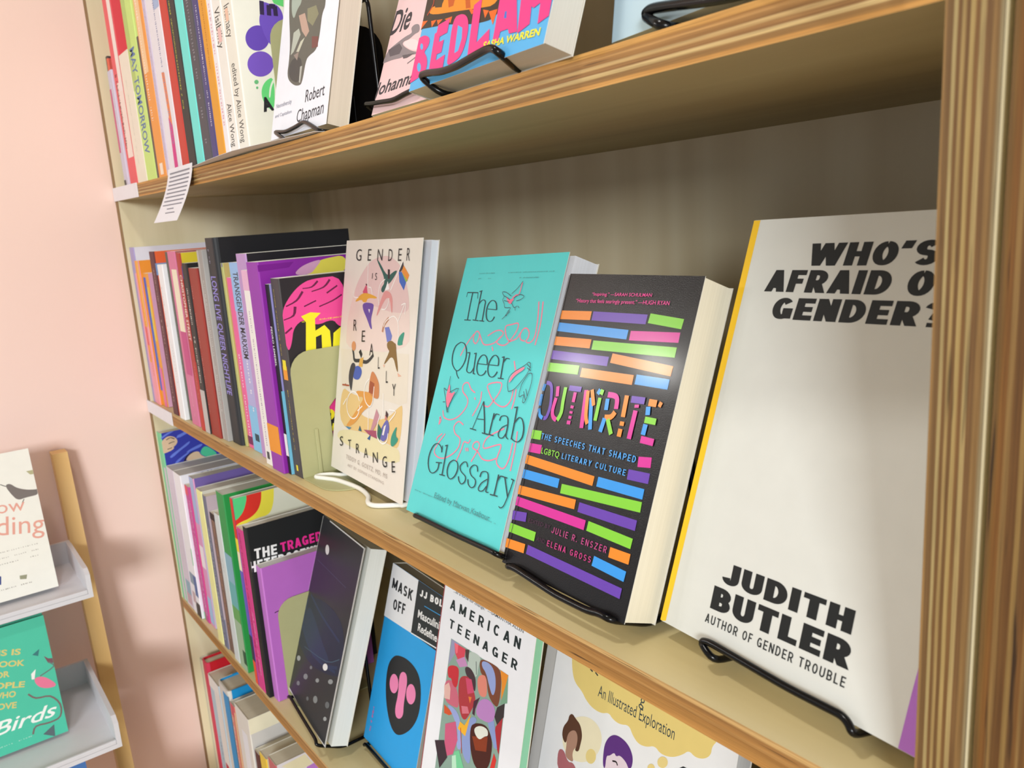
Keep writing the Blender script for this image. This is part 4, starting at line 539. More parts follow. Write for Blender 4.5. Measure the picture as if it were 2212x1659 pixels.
{"art":[["p","F","#f6c62a",[0.0,0.0,0.0,247.9,5.1,247.9,4.6,1.1,2.2,-0.0]],["q","F","#b472cc",[155.0,0.0,154.9,0.3,155.5,40.8,159.7,140.6,170.0,142.5,170.0,0.0]],["k","F","#1c1e1e","WHO’S",[45.9,219.7,74.3,12.7,0.005],0.31,0.1,0.1],["k","F","#1c1e1e","AFRAID OF",[20.6,204.4,112.9,12.8,0.003],0.31,0.1,0.1],["k","F","#1c1e1e","GENDER?",[29.1,188.6,101.9,12.4,0.012],0.31,0.1,0.1],["k","F","#1c1e1e","JUDITH",[38.4,36.3,82.9,11.7,0.026],0.32,0,0.1],["k","F","#1c1e1e","BUTLER",[34.8,20.2,89.1,13.0,0.023],0.32,0,0.1],["k","F","#2a2c2c","AUTHOR OF GENDER TROUBLE",[33.5,11.7,90.6,5.0,0.021],0.2,0,0.3]],"out":1,"label":"large off-white book WHO’S AFRAID OF GENDER? with a yellow strip, right of OUTWRITE","col":"#d8d9d3","scol":"#d8d9d3","page":"#ece2c4","gap":0,"gloss":0.1,"o":[1.06767,0.03323,0.01192],"u":[0.99503,-0.09816,0.01653],"v":[0.01921,0.35235,0.93567],"w":0.17,"h":0.2479,"t":0.022},
{"art":[["l","F","#f48aa4",1.5,1.1,[121.0,186.9,124.4,175.4,126.3,162.8,125.0,157.3,121.0,154.8,116.6,155.7,118.4,158.8,117.8,163.1,113.1,165.9,109.1,164.5,107.2,160.1,109.7,156.6,115.0,155.9]],["l","F","#f48aa4",1.5,1.1,[126.3,186.9,128.7,175.5,129.7,165.4,129.0,153.4]],["l","F","#f48aa4",1.5,1.1,[107.0,162.0,104.1,157.5,98.7,155.4,94.6,154.8,88.5,159.3,85.2,166.1,93.0,168.0,101.0,169.2,101.7,163.6,96.3,155.9,91.6,151.9,85.4,150.9,77.9,153.0,83.4,158.4,84.0,161.0,79.4,162.7,72.0,161.7,62.9,157.4]],["l","F","#f48aa4",1.5,1.1,[81.5,157.7,74.9,152.2,64.4,150.0,58.0,151.3,50.0,158.8,45.6,160.6,42.6,157.8,42.8,153.1,47.8,150.1,50.8,154.2,50.3,157.5]],["l","F","#f48aa4",1.5,1.1,[41.8,158.1,34.6,149.3,28.8,138.5]],["l","F","#f48aa4",1.5,1.1,[72.9,148.9,75.8,145.8]],["l","F","#f48aa4",1.5,1.1,[107.6,139.8,114.4,129.4]],["l","F","#f48aa4",1.5,1.1,[118.7,118.8,119.7,110.7,118.8,103.4]],["l","F","#f48aa4",1.5,1.1,[115.1,118.4,115.3,110.2,110.5,104.7,102.9,103.8,92.7,106.8,84.5,112.4,80.1,118.6,97.1,121.7,98.3,114.8,92.7,106.8,87.5,101.4,79.4,102.4]],["l","F","#f48aa4",1.5,1.1,[73.5,112.2,74.6,103.7,68.6,91.5]],["l","F","#f48aa4",1.5,1.1,[65.5,106.5,67.4,104.8]],["l","F","#f48aa4",1.5,1.1,[64.7,110.3,57.5,112.5,50.8,117.3,44.4,115.1,46.1,109.4,55.6,104.5,56.8,97.8,48.9,88.9,37.7,84.4,26.8,85.0,22.2,90.5]],["l","F","#f48aa4",1.5,1.1,[20.7,85.2,21.1,78.1,23.0,82.5,19.3,84.0]],["l","F","#f48aa4",1.5,1.1,[132.5,88.3,134.7,75.4,135.4,58.9]],["l","F","#f48aa4",1.5,1.1,[130.2,79.1,130.3,67.6,127.3,60.0,121.5,59.0,115.1,63.2,116.8,74.3,111.8,74.8,96.1,69.5,93.6,73.3,98.4,79.6,115.7,88.1]],["l","F","#f48aa4",1.5,1.1,[114.4,64.9,106.1,61.6,96.3,61.3,87.6,65.8,80.0,67.4,80.1,71.2,85.3,73.0,88.4,68.8,82.2,56.5]],["l","F","#f48aa4",1.5,1.1,[74.0,73.1,71.9,69.9,65.7,69.9,64.3,62.9,60.7,52.7]],["l","F","#f48aa4",1.5,1.1,[58.9,82.9,50.7,84.7,45.6,79.6,49.9,74.3,58.5,71.7,59.7,65.1,53.6,58.2,41.2,52.2,29.5,52.1,24.0,57.3,34.8,72.0]],["l","F","#f48aa4",1.5,1.1,[30.2,71.4,24.2,67.4,23.7,64.3]],["l","F","#f48aa4",1.5,1.1,[70.2,65.8,72.2,63.3]],["l","F","#f48aa4",1.5,1.1,[72.7,66.2,74.7,63.7]],["l","F","#33484e",1.2,0.9,[16.1,193.6,32.8,193.5]],["l","F","#33484e",0.7,0.6,[16.1,193.6,16.1,189.5]],["l","F","#33484e",0.7,0.6,[32.8,193.6,34.4,188.4]],["l","F","#33484e",1.6,0.6,[24.5,193.6,25.2,181.6,26.5,169.8]],["l","F","#33484e",1.5,0.8,[21.5,169.5,31.9,169.5]],["l","F","#33484e",1.6,0.6,[37.8,194.7,38.5,182.5,39.2,170.2]],["l","F","#33484e",1.5,0.8,[34.8,194.4,39.0,195.2]],["l","F","#33484e",1.5,0.8,[34.8,169.9,44.1,169.4]],["l","F","#33484e",1.6,0.6,[38.1,182.9,41.1,186.3,44.8,187.3,47.7,185.7,48.3,182.0,49.7,169.7]],["l","F","#33484e",1.5,0.8,[45.3,169.5,52.8,169.2]],["l","F","#33484e",1.5,0.6,[54.0,179.7,67.1,179.2]],["l","F","#33484e",1.7,0.6,[67.1,179.2,64.6,184.3,60.3,186.8,55.8,186.4,52.7,182.8,52.9,176.8,55.7,171.6,60.1,169.4,64.4,170.2,66.5,173.5]],["l","F","#33484e",1.7,0.6,[24.8,150.0,18.1,146.3,16.4,138.7,19.2,131.3,26.0,126.4,31.3,125.8,36.7,130.6,38.6,137.5,36.0,144.7,30.9,149.1,24.8,150.0]],["l","F","#33484e",1.4,0.6,[28.3,125.6,31.1,122.1,35.3,119.3]],["l","F","#33484e",1.6,0.6,[42.8,141.9,43.9,131.2,44.6,126.9,48.3,125.4,52.1,126.5,54.5,130.7]],["l","F","#33484e",1.6,0.6,[52.5,142.1,53.9,133.3,55.4,125.0]],["l","F","#33484e",1.5,0.8,[39.0,141.7,43.2,142.2]],["l","F","#33484e",1.5,0.8,[49.6,141.7,53.3,142.3]],["l","F","#33484e",1.5,0.8,[55.2,125.5,58.2,125.1]],["l","F","#33484e",1.5,0.6,[58.4,133.9,72.9,134.1]],["l","F","#33484e",1.7,0.6,[72.6,134.2,70.2,139.0,65.6,141.6,60.9,140.3,58.3,135.6,59.0,129.7,62.7,125.5,67.6,124.8,71.5,126.6,73.0,129.3]],["l","F","#33484e",1.5,0.6,[74.5,134.2,88.6,134.5]],["l","F","#33484e",1.7,0.6,[88.3,134.6,86.8,139.6,81.8,142.4,77.4,140.8,74.6,135.5,75.3,129.8,79.3,125.5,84.1,125.0,87.2,126.9,89.0,129.7]],["l","F","#33484e",1.6,0.6,[93.5,141.9,94.4,133.9,95.5,125.2]],["l","F","#33484e",1.5,0.8,[91.7,124.8,99.8,124.9]],["l","F","#33484e",1.5,0.8,[90.7,141.3,93.9,142.1]],["l","F","#33484e",2,0.6,[94.0,137.6,97.1,140.9,101.6,140.8]],["l","F","#33484e",0.8,0.6,[80.1,104.8,77.1,94.0,73.6,82.1]],["l","F","#33484e",1.8,0.6,[80.1,104.8,86.4,92.9,91.7,80.5]],["l","F","#33484e",1.5,0.6,[77.0,90.2,86.9,91.0]],["l","F","#33484e",1.5,0.8,[69.9,81.6,79.1,81.4]],["l","F","#33484e",1.5,0.8,[88.0,80.6,96.5,80.3]],["l","F","#33484e",1.6,0.6,[98.2,97.6,98.1,88.8,98.2,81.0]],["l","F","#33484e",1.5,0.8,[92.7,80.6,104.4,80.8]],["l","F","#33484e",1.8,0.6,[98.7,92.6,100.9,97.1,105.9,97.2]],["l","F","#33484e",1.6,0.6,[107.7,92.9,108.5,96.2,113.4,97.5,117.5,96.0,119.6,90.0,120.2,82.9,124.1,81.0]],["l","F","#33484e",1.4,0.6,[118.8,91.2,112.6,88.1,109.9,83.2,112.6,80.4,117.1,81.1,119.8,85.1]],["l","F","#33484e",1.6,0.6,[126.0,105.2,127.0,93.7,127.8,81.4]],["l","F","#33484e",1.5,0.8,[122.4,105.0,127.0,105.9]],["l","F","#33484e",1.7,0.6,[126.5,92.8,130.8,98.2,135.5,97.5,139.6,92.0,140.5,85.1,136.9,81.0,131.7,80.9,127.8,82.3]],["l","F","#33484e",1.7,0.6,[36.9,56.4,34.6,60.0,28.1,62.5,21.7,59.9,18.3,52.3,19.5,44.3,25.1,38.3,31.3,37.9,36.7,41.9,36.6,47.4]],["l","F","#33484e",1.5,0.8,[31.6,46.9,41.1,48.2]],["l","F","#33484e",1,0.6,[37.0,56.9,35.6,62.0]],["l","F","#33484e",1.6,0.6,[42.7,63.3,44.2,50.7,45.5,38.9]],["l","F","#33484e",1.5,0.8,[41.4,38.6,50.2,39.1]],["l","F","#33484e",1.5,0.8,[39.8,62.4,43.9,63.7]],["l","F","#33484e",1.7,0.6,[57.6,53.5,52.6,50.2,51.6,44.2,54.8,39.4,59.9,38.3,64.8,41.8,66.5,47.9,63.5,52.7,57.6,53.5]],["l","F","#33484e",1.6,0.6,[79.9,51.8,76.8,55.0,72.7,54.3,69.1,50.3,72.5,46.7,79.8,44.2,80.7,40.2,76.7,37.5,72.3,39.3,70.0,42.4]],["l","F","#33484e",1.6,0.6,[95.0,50.9,92.5,54.6,87.4,54.6,83.9,50.7,87.4,46.6,94.5,44.3,95.5,39.9,91.5,37.5,86.4,39.3,84.3,42.8]],["l","F","#33484e",1.6,0.6,[99.7,47.6,100.6,51.4,105.7,52.9,109.6,51.3,111.7,44.5,111.8,38.7,115.5,38.8]],["l","F","#33484e",1.4,0.6,[110.0,47.8,103.8,43.8,101.2,39.2,103.3,37.4,107.8,38.5,110.9,42.5]],["l","F","#33484e",1.6,0.6,[122.9,53.9,123.1,45.9,123.1,38.3]],["l","F","#33484e",1.5,0.8,[117.8,37.8,127.9,38.4]],["l","F","#33484e",1.8,0.6,[122.8,48.5,125.6,53.0,130.3,53.5]],["l","F","#33484e",1.7,0.6,[131.2,53.5,135.8,46.7,140.3,40.2]],["l","F","#33484e",1.1,0.6,[142.3,53.5,141.0,45.1,139.4,37.9,137.6,33.1,134.6,31.2,132.0,31.9]],["l","F","#33484e",1.5,0.8,[127.3,53.4,134.6,53.4]],["l","F","#33484e",1.5,0.8,[139.3,53.7,143.6,53.3]],["q","F","#f07f9c",[76.6,190.9,82.9,187.7,87.7,189.0,88.8,187.8,87.1,186.5,86.0,183.9,81.2,185.1]],["l","F","#f07f9c",1.2,1.2,[86.1,189.0,90.4,191.6,93.9,192.2,94.9,201.7]],["l","F","#4a5a66",0.5,0.5,[83.9,190.6,75.5,193.8,69.9,193.8,74.1,190.2,73.0,187.6,76.5,184.4,78.9,181.2,86.0,181.4]],["l","F","#4a5a66",0.5,0.5,[88.3,189.0,93.5,191.9,98.8,191.6,101.3,190.1,97.2,187.8,92.3,186.9]],["l","F","#4a5a66",0.5,0.5,[86.6,185.2,91.3,181.5,95.0,182.8]],["l","F","#4a5a66",0.5,0.5,[87.3,178.2,78.5,171.6]],["l","F","#4a5a66",0.5,0.5,[85.1,179.4,81.5,173.6]],["l","F","#4a5a66",0.5,0.5,[87.0,181.4,83.4,174.3]],["l","F","#4a5a66",0.5,0.5,[83.6,192.5,90.3,197.3,95.4,202.9]],["l","F","#4a5a66",0.5,0.5,[73.9,190.9,83.4,187.7]],["l","F","#4a5a66",0.5,0.5,[75.5,187.0,83.1,185.8]],["l","F","#4a5a66",0.5,0.5,[92.9,181.5,94.2,179.0]],["l","F","#4a5a66",0.5,0.5,[96.1,182.8,98.3,181.3]],["q","F","#f07f9c",[22.4,106.9,24.4,115.2,28.1,104.4,36.7,109.4,32.5,101.9,30.5,91.6,23.7,99.9]],["l","F","#3c4a54",0.6,0.6,[22.2,120.1,22.9,107.9,16.3,109.3,23.7,99.9,30.5,89.5,31.5,97.7,39.7,111.2,26.6,106.3]],["l","F","#3c4a54",0.6,0.6,[26.9,95.2,32.3,89.8]],["l","F","#3c4a54",0.6,0.6,[23.7,97.8,20.0,97.4]],["q","F","#f48aa4",[108.4,121.4,108.1,126.0,112.1,131.4,124.0,136.9,124.0,134.2,114.5,129.3]],["l","F","#4a5a66",0.6,0.6,[110.2,116.1,106.8,122.2,109.1,129.3,123.5,137.3,127.6,140.1,130.7,137.8,128.8,131.4,121.8,122.7,116.1,117.6,110.3,115.9]],["l","F","#4a5a66",0.6,0.6,[130.2,131.5,134.8,131.9,136.5,125.9,136.0,118.8,134.0,110.6,131.2,110.3,130.6,115.5,125.4,113.6,125.4,123.0,130.2,131.5]],["l","F","#4a5a66",0.6,0.6,[129.6,118.1,134.4,111.5]],["l","F","#4a5a66",0.6,0.6,[131.8,120.1,135.2,115.2]],["l","F","#4a5a66",0.6,0.6,[126.1,138.4,131.4,136.1]],["l","F","#4a5a66",0.6,0.6,[127.1,135.8,132.5,134.0]],["t","F","#4f8f94","Edited by Marwan Kaabour",[42.2,19.3,82.7,4.2,-0.003],0,0,1],["s","F","#58a4a6",8.7,19.1,60.6,19.1,22,0.9,60],["s","F","#58a4a6",72.1,19.1,134.1,19.1,24,0.9,61],["s","F","#58a4a6",28.8,210.1,57.7,210.1,12,0.8,62],["s","F","#58a4a6",72.1,210.1,132.7,210.1,30,0.8,63],["s","F","#58a4a6",28.8,205.6,49.0,205.6,8,0.8,64],["s","F","#58a4a6",89.4,205.6,115.3,205.6,10,0.8,65]],"out":1,"label":"turquoise paperback The Queer Arab Glossary leaning beside OUTWRITE","col":"#5fd6d6","scol":"#5fd6d6","page":"#eef0f8","gap":0.006,"gloss":0.2,"o":[0.78886,0.0184,0.01463],"u":[0.99836,-0.04367,0.037],"v":[-0.0175,0.38247,0.9238],"w":0.1442,"h":0.2247,"t":0.0298},
{"art":[["q","F","#ecd8d0",[16.8,150.8,21.0,168.4,29.5,186.0,38.3,200.4,60.5,218.1,82.2,222.9,100.4,224.6,118.9,220.4,133.0,213.4,143.4,201.6,151.1,188.6,157.4,163.9,160.3,138.4,19.6,124.8]],["q","F","#e4c6c4",[29.5,186.0,38.3,200.4,60.5,218.1,82.2,222.9,100.4,224.6,118.9,220.4,133.0,213.4,143.4,201.6,151.1,188.6,155.1,173.1,118.6,171.1,79.3,175.6,36.6,180.6]],["p","F","#e9e0d0",[6.4,127.2,160.5,136.3,164.1,92.5,149.2,88.5,14.8,87.8]],["q","F","#e8c88a",[15.1,88.9,14.7,44.2,89.6,51.5,139.9,48.6,156.5,48.2,157.6,89.8,149.4,87.2,131.3,74.7,107.0,67.0,73.3,65.3,65.4,69.9,82.3,80.3,70.0,84.4,38.5,83.9]],["q","F","#e9dfb4",[14.2,44.1,12.1,29.0,158.9,31.5,158.3,49.0,135.9,47.8,89.7,51.0]],["p","F","#d25a74",[58.5,196.6,50.7,188.2,56.6,183.7,62.9,187.2]],["p","F","#5a3238",[56.1,196.0,58.4,196.8,60.8,195.4,58.9,194.4]],["q","F","#e6ac3c",[48.4,186.7,62.5,187.6,84.1,184.7,85.2,182.7,63.4,182.8,61.7,178.2,52.5,177.9,50.3,180.8,35.7,177.4,34.3,178.7]],["q","F","#6a54a8",[52.5,177.8,78.8,178.3,79.0,172.9,74.4,161.7,79.7,152.8,75.2,152.8,65.3,162.5,53.8,170.9]],["p","F","#f0e8f0",[66.9,171.9,71.0,171.8,70.1,168.0]],["q","F","#2e6058",[77.1,220.6,82.7,219.9,104.7,203.9,117.8,210.0,126.3,210.8,112.3,198.9,104.4,196.7,98.3,188.0,91.0,192.0,102.3,200.6]],["p","F","#3c3234",[104.2,211.5,109.0,211.2,110.2,202.7,105.7,202.3]],["p","F","#f4f2f2",[106.1,200.3,110.7,192.9,101.6,191.2]],["q","F","#e09a98",[102.2,192.3,118.5,188.6,121.2,171.2,118.6,171.1,113.6,184.2,104.2,184.8,88.9,166.3,86.1,166.5,95.1,184.4]],["p","F","#403c40",[134.8,219.5,137.1,214.1,132.3,209.5,127.7,209.7]],["p","F","#e8923c",[136.9,215.4,149.2,206.7,146.2,201.6,133.7,209.6]],["p","F","#9ab84c",[133.0,209.5,146.9,201.7,143.0,200.0,131.6,209.0]],["p","F","#3f6ac0",[127.7,209.5,133.7,209.3,144.0,200.0,140.8,192.8,130.8,200.0]],["l","F","#fbf8f4",1.1,1.1,[113.5,192.0,135.0,219.8]],["p","F","#7480c8",[107.3,156.5,116.1,157.8,124.0,149.9,122.9,145.8,114.5,143.1]],["l","F","#c08a6c",3.4,3.4,[103.0,151.9,105.6,159.1,114.3,165.7]],["q","F","#8a6c40",[114.4,143.2,124.4,146.0,134.6,141.7,134.9,135.3,123.4,134.1,115.3,138.0]],["q","F","#8a6c40",[114.3,142.8,133.2,144.5,134.1,139.1,142.5,118.3,139.4,117.9,128.5,133.1,113.1,121.8,111.0,122.5,122.7,136.7,115.9,139.7]],["p","F","#e8b8a0",[109.5,121.4,113.8,121.4,112.2,118.5]],["p","F","#e8b8a0",[140.7,117.2,149.6,115.1,142.9,113.6]],["q","F","#3f9a84",[149.3,156.5,147.5,149.2,146.0,145.3,147.2,143.5,138.1,141.9,136.1,143.8,138.7,151.1]],["l","F","#fbf8f4",1,1,[59.7,218.1,62.0,195.5,69.8,193.0,74.2,186.3]],["l","F","#fbf8f4",1,1,[28.1,188.8,30.1,182.5,41.5,182.2]],["l","F","#fbf8f4",1,1,[100.5,201.9,90.6,197.0,87.8,186.1,91.0,176.9]],["l","F","#fbf8f4",1,1,[97.0,173.5,104.6,173.6,110.0,177.8,112.1,184.5]],["l","F","#fbf8f4",1,1,[104.5,157.0,108.2,161.9,115.1,165.6,125.0,168.2,133.7,163.6,136.7,152.8,135.2,142.4]],["l","F","#fbf8f4",1,1,[134.3,164.2,144.9,180.5]],["l","F","#fbf8f4",1,1,[138.5,179.3,146.7,180.9,146.5,171.4]],["l","F","#3d3c3e",3.6,3.6,[36.5,130.5,40.0,124.3,43.5,118.7,56.7,119.6,70.8,119.6,79.4,123.0,87.0,128.5]],["p","F","#2c2c30",[52.3,128.0,56.5,131.1,61.4,126.5,59.0,122.3]],["p","F","#e0b058",[56.3,121.5,64.4,123.8,63.6,114.0,54.2,113.4]],["q","F","#4f64b8",[43.5,111.7,55.1,114.8,64.3,110.1,59.8,101.7,51.8,99.3,41.8,100.5]],["q","F","#46424a",[36.5,116.5,48.3,114.7,42.7,102.6,41.7,87.2,38.7,87.0,30.1,100.0]],["q","F","#dc9a6c",[44.3,133.2,44.1,130.9,42.8,129.0,40.5,127.9,38.0,128.0,35.6,129.1,34.0,131.1,33.6,133.5,34.4,135.7,36.3,137.2,38.8,137.7,41.3,137.1,43.3,135.5]],["q","F","#e2a050",[51.2,88.7,72.4,90.6,93.9,91.6,92.6,79.9,72.3,71.0,60.1,59.1,47.9,52.0,32.2,48.3,43.2,57.3,64.4,75.7,73.4,84.9,55.8,83.3]],["q","F","#d08858",[87.7,114.3,103.8,104.3,106.1,95.2,105.7,87.1,92.4,87.6,81.4,91.8,83.4,106.6]],["p","F","#a8583c",[84.1,102.8,94.5,101.2,91.9,90.4,82.7,91.0]],["l","F","#b0583a",1.6,1.6,[16.9,90.2,34.6,91.5]],["l","F","#b0583a",1.2,1.2,[24.3,92.2,28.5,90.2]],["l","F","#fbf8f4",1.2,1.2,[63.9,75.6,63.9,71.6,62.6,67.7,60.0,64.3,56.3,61.6,51.9,60.0,47.2,59.5,42.5,60.3,38.3,62.2,34.9,65.1,32.8,68.8,32.1,72.9,32.8,77.0,34.9,80.8,38.3,83.8,42.5,85.9,47.1,86.9,51.9,86.6,56.3,85.2,59.9,82.7,62.6,79.4]],["l","F","#fbf8f4",1.2,1.2,[82.6,104.5,74.5,98.7,72.3,88.6,77.6,80.6,87.3,77.7,93.0,83.8,93.9,98.3]],["l","F","#fbf8f4",1.2,1.2,[30.8,77.7,22.7,69.9]],["l","F","#fbf8f4",1.2,1.2,[59.6,69.0,70.3,75.6]],["l","F","#fbf8f4",1.2,1.2,[84.7,76.8,88.0,54.1]],["l","F","#fbf8f4",1.2,1.2,[115.2,94.6,119.0,72.7]],["p","F","#c8909c",[103.0,77.7,111.9,70.6,98.4,55.5,93.1,55.0]],["p","F","#a8506c",[77.8,53.1,107.7,57.1,108.9,49.7,92.2,50.0]],["q","F","#6c6cb4",[123.8,69.8,129.7,71.7,134.6,62.4,127.2,49.9,116.1,49.7,113.2,56.7]],["p","F","#2f6a60",[109.2,64.5,119.1,59.6,115.5,49.5,109.2,52.2]],["q","F","#3a9884",[149.5,70.6,146.6,59.1,154.9,57.7,144.0,48.3,138.1,49.2,138.6,58.5]],["p","F","#4a3034",[123.8,79.5,129.3,76.7,127.5,72.7,123.5,73.9]],["p","F","#d08a80",[122.8,75.2,127.5,72.7,126.2,70.2,122.8,70.5]],["p","F","#f2ece6",[122.2,63.9,126.4,66.5,123.0,55.6,119.4,55.5]],["p","F","#2c5a9a",[87.2,45.7,94.6,51.4,93.4,45.4]],["p","F","#4a86b0",[32.1,48.8,48.3,50.1,42.6,47.0]],["p","F","#30647a",[65.3,50.1,68.0,55.5,73.6,50.5]],["l","F","#fbf8f4",1.3,1.3,[112.4,73.5,107.4,62.3,109.8,51.3,121.3,47.3,130.1,51.4,131.9,59.1]],["l","F","#fbf8f4",1.2,1.2,[132.0,70.2,144.4,81.4,130.2,81.0]],["t","F","#2c2b2c","G",[29.4,219.0,12.8,11.7,0.004],-0.005,0,1],["t","F","#2c2b2c","E",[57.8,219.1,7.5,11.5,0.004],-0.005,0,1],["t","F","#2c2b2c","N",[80.1,219.4,11.2,11.0,0.004],-0.005,0,1],["t","F","#2c2b2c","D",[104.3,219.1,8.3,11.1,0.004],-0.005,0,1],["t","F","#2c2b2c","E",[124.9,219.2,6.6,11.4,0.004],-0.005,0,1],["t","F","#2c2b2c","R",[142.0,219.5,6.3,11.5,0.004],-0.005,0,1],["t","F","#2c2b2c","I",[71.3,201.7,1.1,5.4,0.022],-0.005,0,1],["t","F","#2c2b2c","S",[78.4,200.7,4.1,6.8,0.024],-0.005,0,1],["t","F","#2c2b2c","R",[35.7,148.0,7.8,11.4,0.075],-0.005,0,1],["t","F","#2c2b2c","E",[57.9,138.6,7.5,11.2,0.086],-0.005,0,1],["t","F","#2c2b2c","A",[78.3,127.0,8.9,11.5,0.1],0,0,1],["t","F","#2c2b2c","L",[99.8,116.3,3.7,11.3,0.113],0,0,1],["t","F","#2c2b2c","L",[119.3,105.1,3.9,11.3,0.128],0,0,1],["t","F","#2c2b2c","Y",[134.4,95.0,7.2,10.9,0.141],0,0,1],["t","F","#2c2b2c","S",[22.6,26.3,8.2,9.8,0.191],0,0,1],["t","F","#2c2b2c","T",[44.1,26.8,7.6,9.7,0.195],0,0,1],["t","F","#2c2b2c","R",[64.0,26.5,8.3,9.7,0.199],0,0,1],["t","F","#2c2b2c","A",[83.3,25.9,9.3,9.6,0.204],0,0,1],["t","F","#2c2b2c","N",[104.5,25.5,10.9,9.9,0.209],0,0,1],["t","F","#2c2b2c","G",[125.9,25.5,9.6,10.4,0.213],0,0,1],["t","F","#2c2b2c","E",[146.0,25.0,6.8,10.3,0.218],0,0,1],["t","F","#b4a8a2","TEDDY G. GOETZ, MD, MS",[40.4,16.5,96.6,4.2,0.005],0,0,1.2],["t","F","#c0b4ae","ART BY SOPHIE STANDING",[45.5,9.4,85.4,2.8,0.007],0,0,1.2]],"out":1,"label":"cream paperback GENDER IS REALLY STRANGE with dancing figures, on a white wire easel","col":"#ebe4da","scol":"#ebe4da","page":"#e8eaf6","gap":0.0085,"gloss":0.1,"o":[0.5894,0.04071,0.00626],"u":[0.99847,-0.05515,0.00412],"v":[0.00646,0.1903,0.98171],"w":0.1702,"h":0.2399,"t":0.0164},
{"art":[["q","F","#262f46",[1.4,126.3,0.0,122.8,0.0,63.7,0.7,62.0,57.5,55.4,123.2,68.4,163.6,82.5,163.6,109.1,146.1,136.9,83.0,141.7]],["q","F","#2c3a58",[12.3,118.3,8.2,88.0,37.0,69.9,93.4,72.4,130.0,84.3,87.6,94.5,49.6,108.3]],["l","F","#2a3a5c",7,3,[4.8,121.6,8.2,88.0,44.9,72.9,102.1,73.2,152.7,88.2]],["l","F","#2a3a5c",7,3,[14.0,130.4,69.6,120.8,143.4,115.4]],["l","F","#2a3a5c",7,3,[0.6,85.8,66.7,70.1,148.8,81.5]],["l","F","#4a5060",2,1,[12.2,176.1,78.5,175.8,129.9,175.6]],["l","F","#4a6a80",1.4,0.6,[28.9,66.8,114.8,80.9,154.0,98.9]],["q","F","#a8aeb0",[22.8,49.3,22.8,47.3,20.6,45.1,16.9,43.3,12.8,42.6,9.6,43.1,8.4,44.7,9.6,46.9,12.7,48.9,16.8,50.2,20.6,50.4]],["q","F","#7a8084",[71.9,56.6,71.9,55.4,70.4,53.9,68.0,52.8,65.4,52.3,63.4,52.6,62.7,53.6,63.5,55.0,65.5,56.4,68.1,57.2,70.5,57.3]],["q","F","#eef0f0",[122.7,77.4,122.7,75.0,120.2,72.4,115.9,70.3,111.3,69.5,107.7,70.2,106.3,72.2,107.6,74.8,111.2,77.3,115.9,78.8,120.1,78.8]],["q","F","#8a9092",[62.8,41.5,62.7,39.4,60.1,37.0,55.9,34.9,51.3,33.9,47.9,34.3,46.7,35.9,48.1,38.3,51.7,40.7,56.3,42.2,60.4,42.5]],["q","F","#7c8284",[39.1,23.1,39.1,21.4,37.1,19.5,33.9,17.9,30.3,17.1,27.6,17.4,26.6,18.8,27.6,20.7,30.3,22.6,33.9,23.8,37.2,24.0]],["q","F","#9aa0a2",[104.0,53.6,103.8,52.0,101.8,50.2,98.5,48.6,95.0,47.8,92.4,48.0,91.6,49.2,92.8,51.0,95.6,52.8,99.1,54.0,102.2,54.3]],["q","F","#9aa0a2",[148.3,70.5,148.0,68.7,145.3,66.4,141.2,64.5,136.9,63.4,133.8,63.5,132.9,64.9,134.5,67.0,138.1,69.2,142.5,70.8,146.3,71.3]],["q","F","#8a9092",[111.0,33.2,111.3,30.8,109.1,28.1,105.3,26.1,101.0,25.3,97.6,26.0,96.1,28.1,97.1,30.8,100.3,33.3,104.5,34.7,108.5,34.7]],["q","F","#6a7074",[81.3,21.4,81.5,20.0,80.1,18.4,77.8,17.2,75.2,16.7,73.1,17.1,72.2,18.3,72.9,19.9,74.8,21.3,77.4,22.2,79.8,22.3]],["q","F","#6a7074",[151.9,44.6,152.0,42.4,149.9,39.9,146.3,38.0,142.4,37.2,139.3,37.8,138.1,39.6,139.1,42.1,142.1,44.3,146.0,45.7,149.7,45.8]],["q","F","#a4aaac",[151.9,28.3,151.8,26.9,150.0,25.1,147.2,23.6,144.1,22.8,141.9,23.0,141.1,24.1,142.1,25.8,144.5,27.6,147.6,28.7,150.3,29.0]],["q","F","#eef0f0",[48.6,199.0,49.5,195.6,47.9,192.7,44.2,191.2,39.7,191.5,35.7,193.6,33.5,196.8,33.8,200.1,36.6,202.5,41.0,203.1,45.4,201.8]],["l","F","#e4e6e4",2.4,2.4,[1.0,1.2,162.6,1.2,162.6,231.6]],["l","F","#dfe2e0",1.3,1.3,[0.7,0.8,0.7,231.6]],["l","F","#dfe2e0",2.2,2.2,[162.4,1.0,162.4,231.6]],["l","F","#e8eae8",1.6,1.6,[30.0,231.7,162.6,231.7]]],"out":1,"label":"black starry paperback with curled worn cover, left of MASK OFF","col":"#34363a","scol":"#d8d8d4","page":"#dfe2de","gap":0.007,"gloss":0.5,"curl":1,"o":[0.41326,0.02229,-0.33309],"u":[0.98949,-0.13368,0.05506],"v":[-0.00772,0.33146,0.94344],"w":0.1636,"h":0.2326,"t":0.0272},
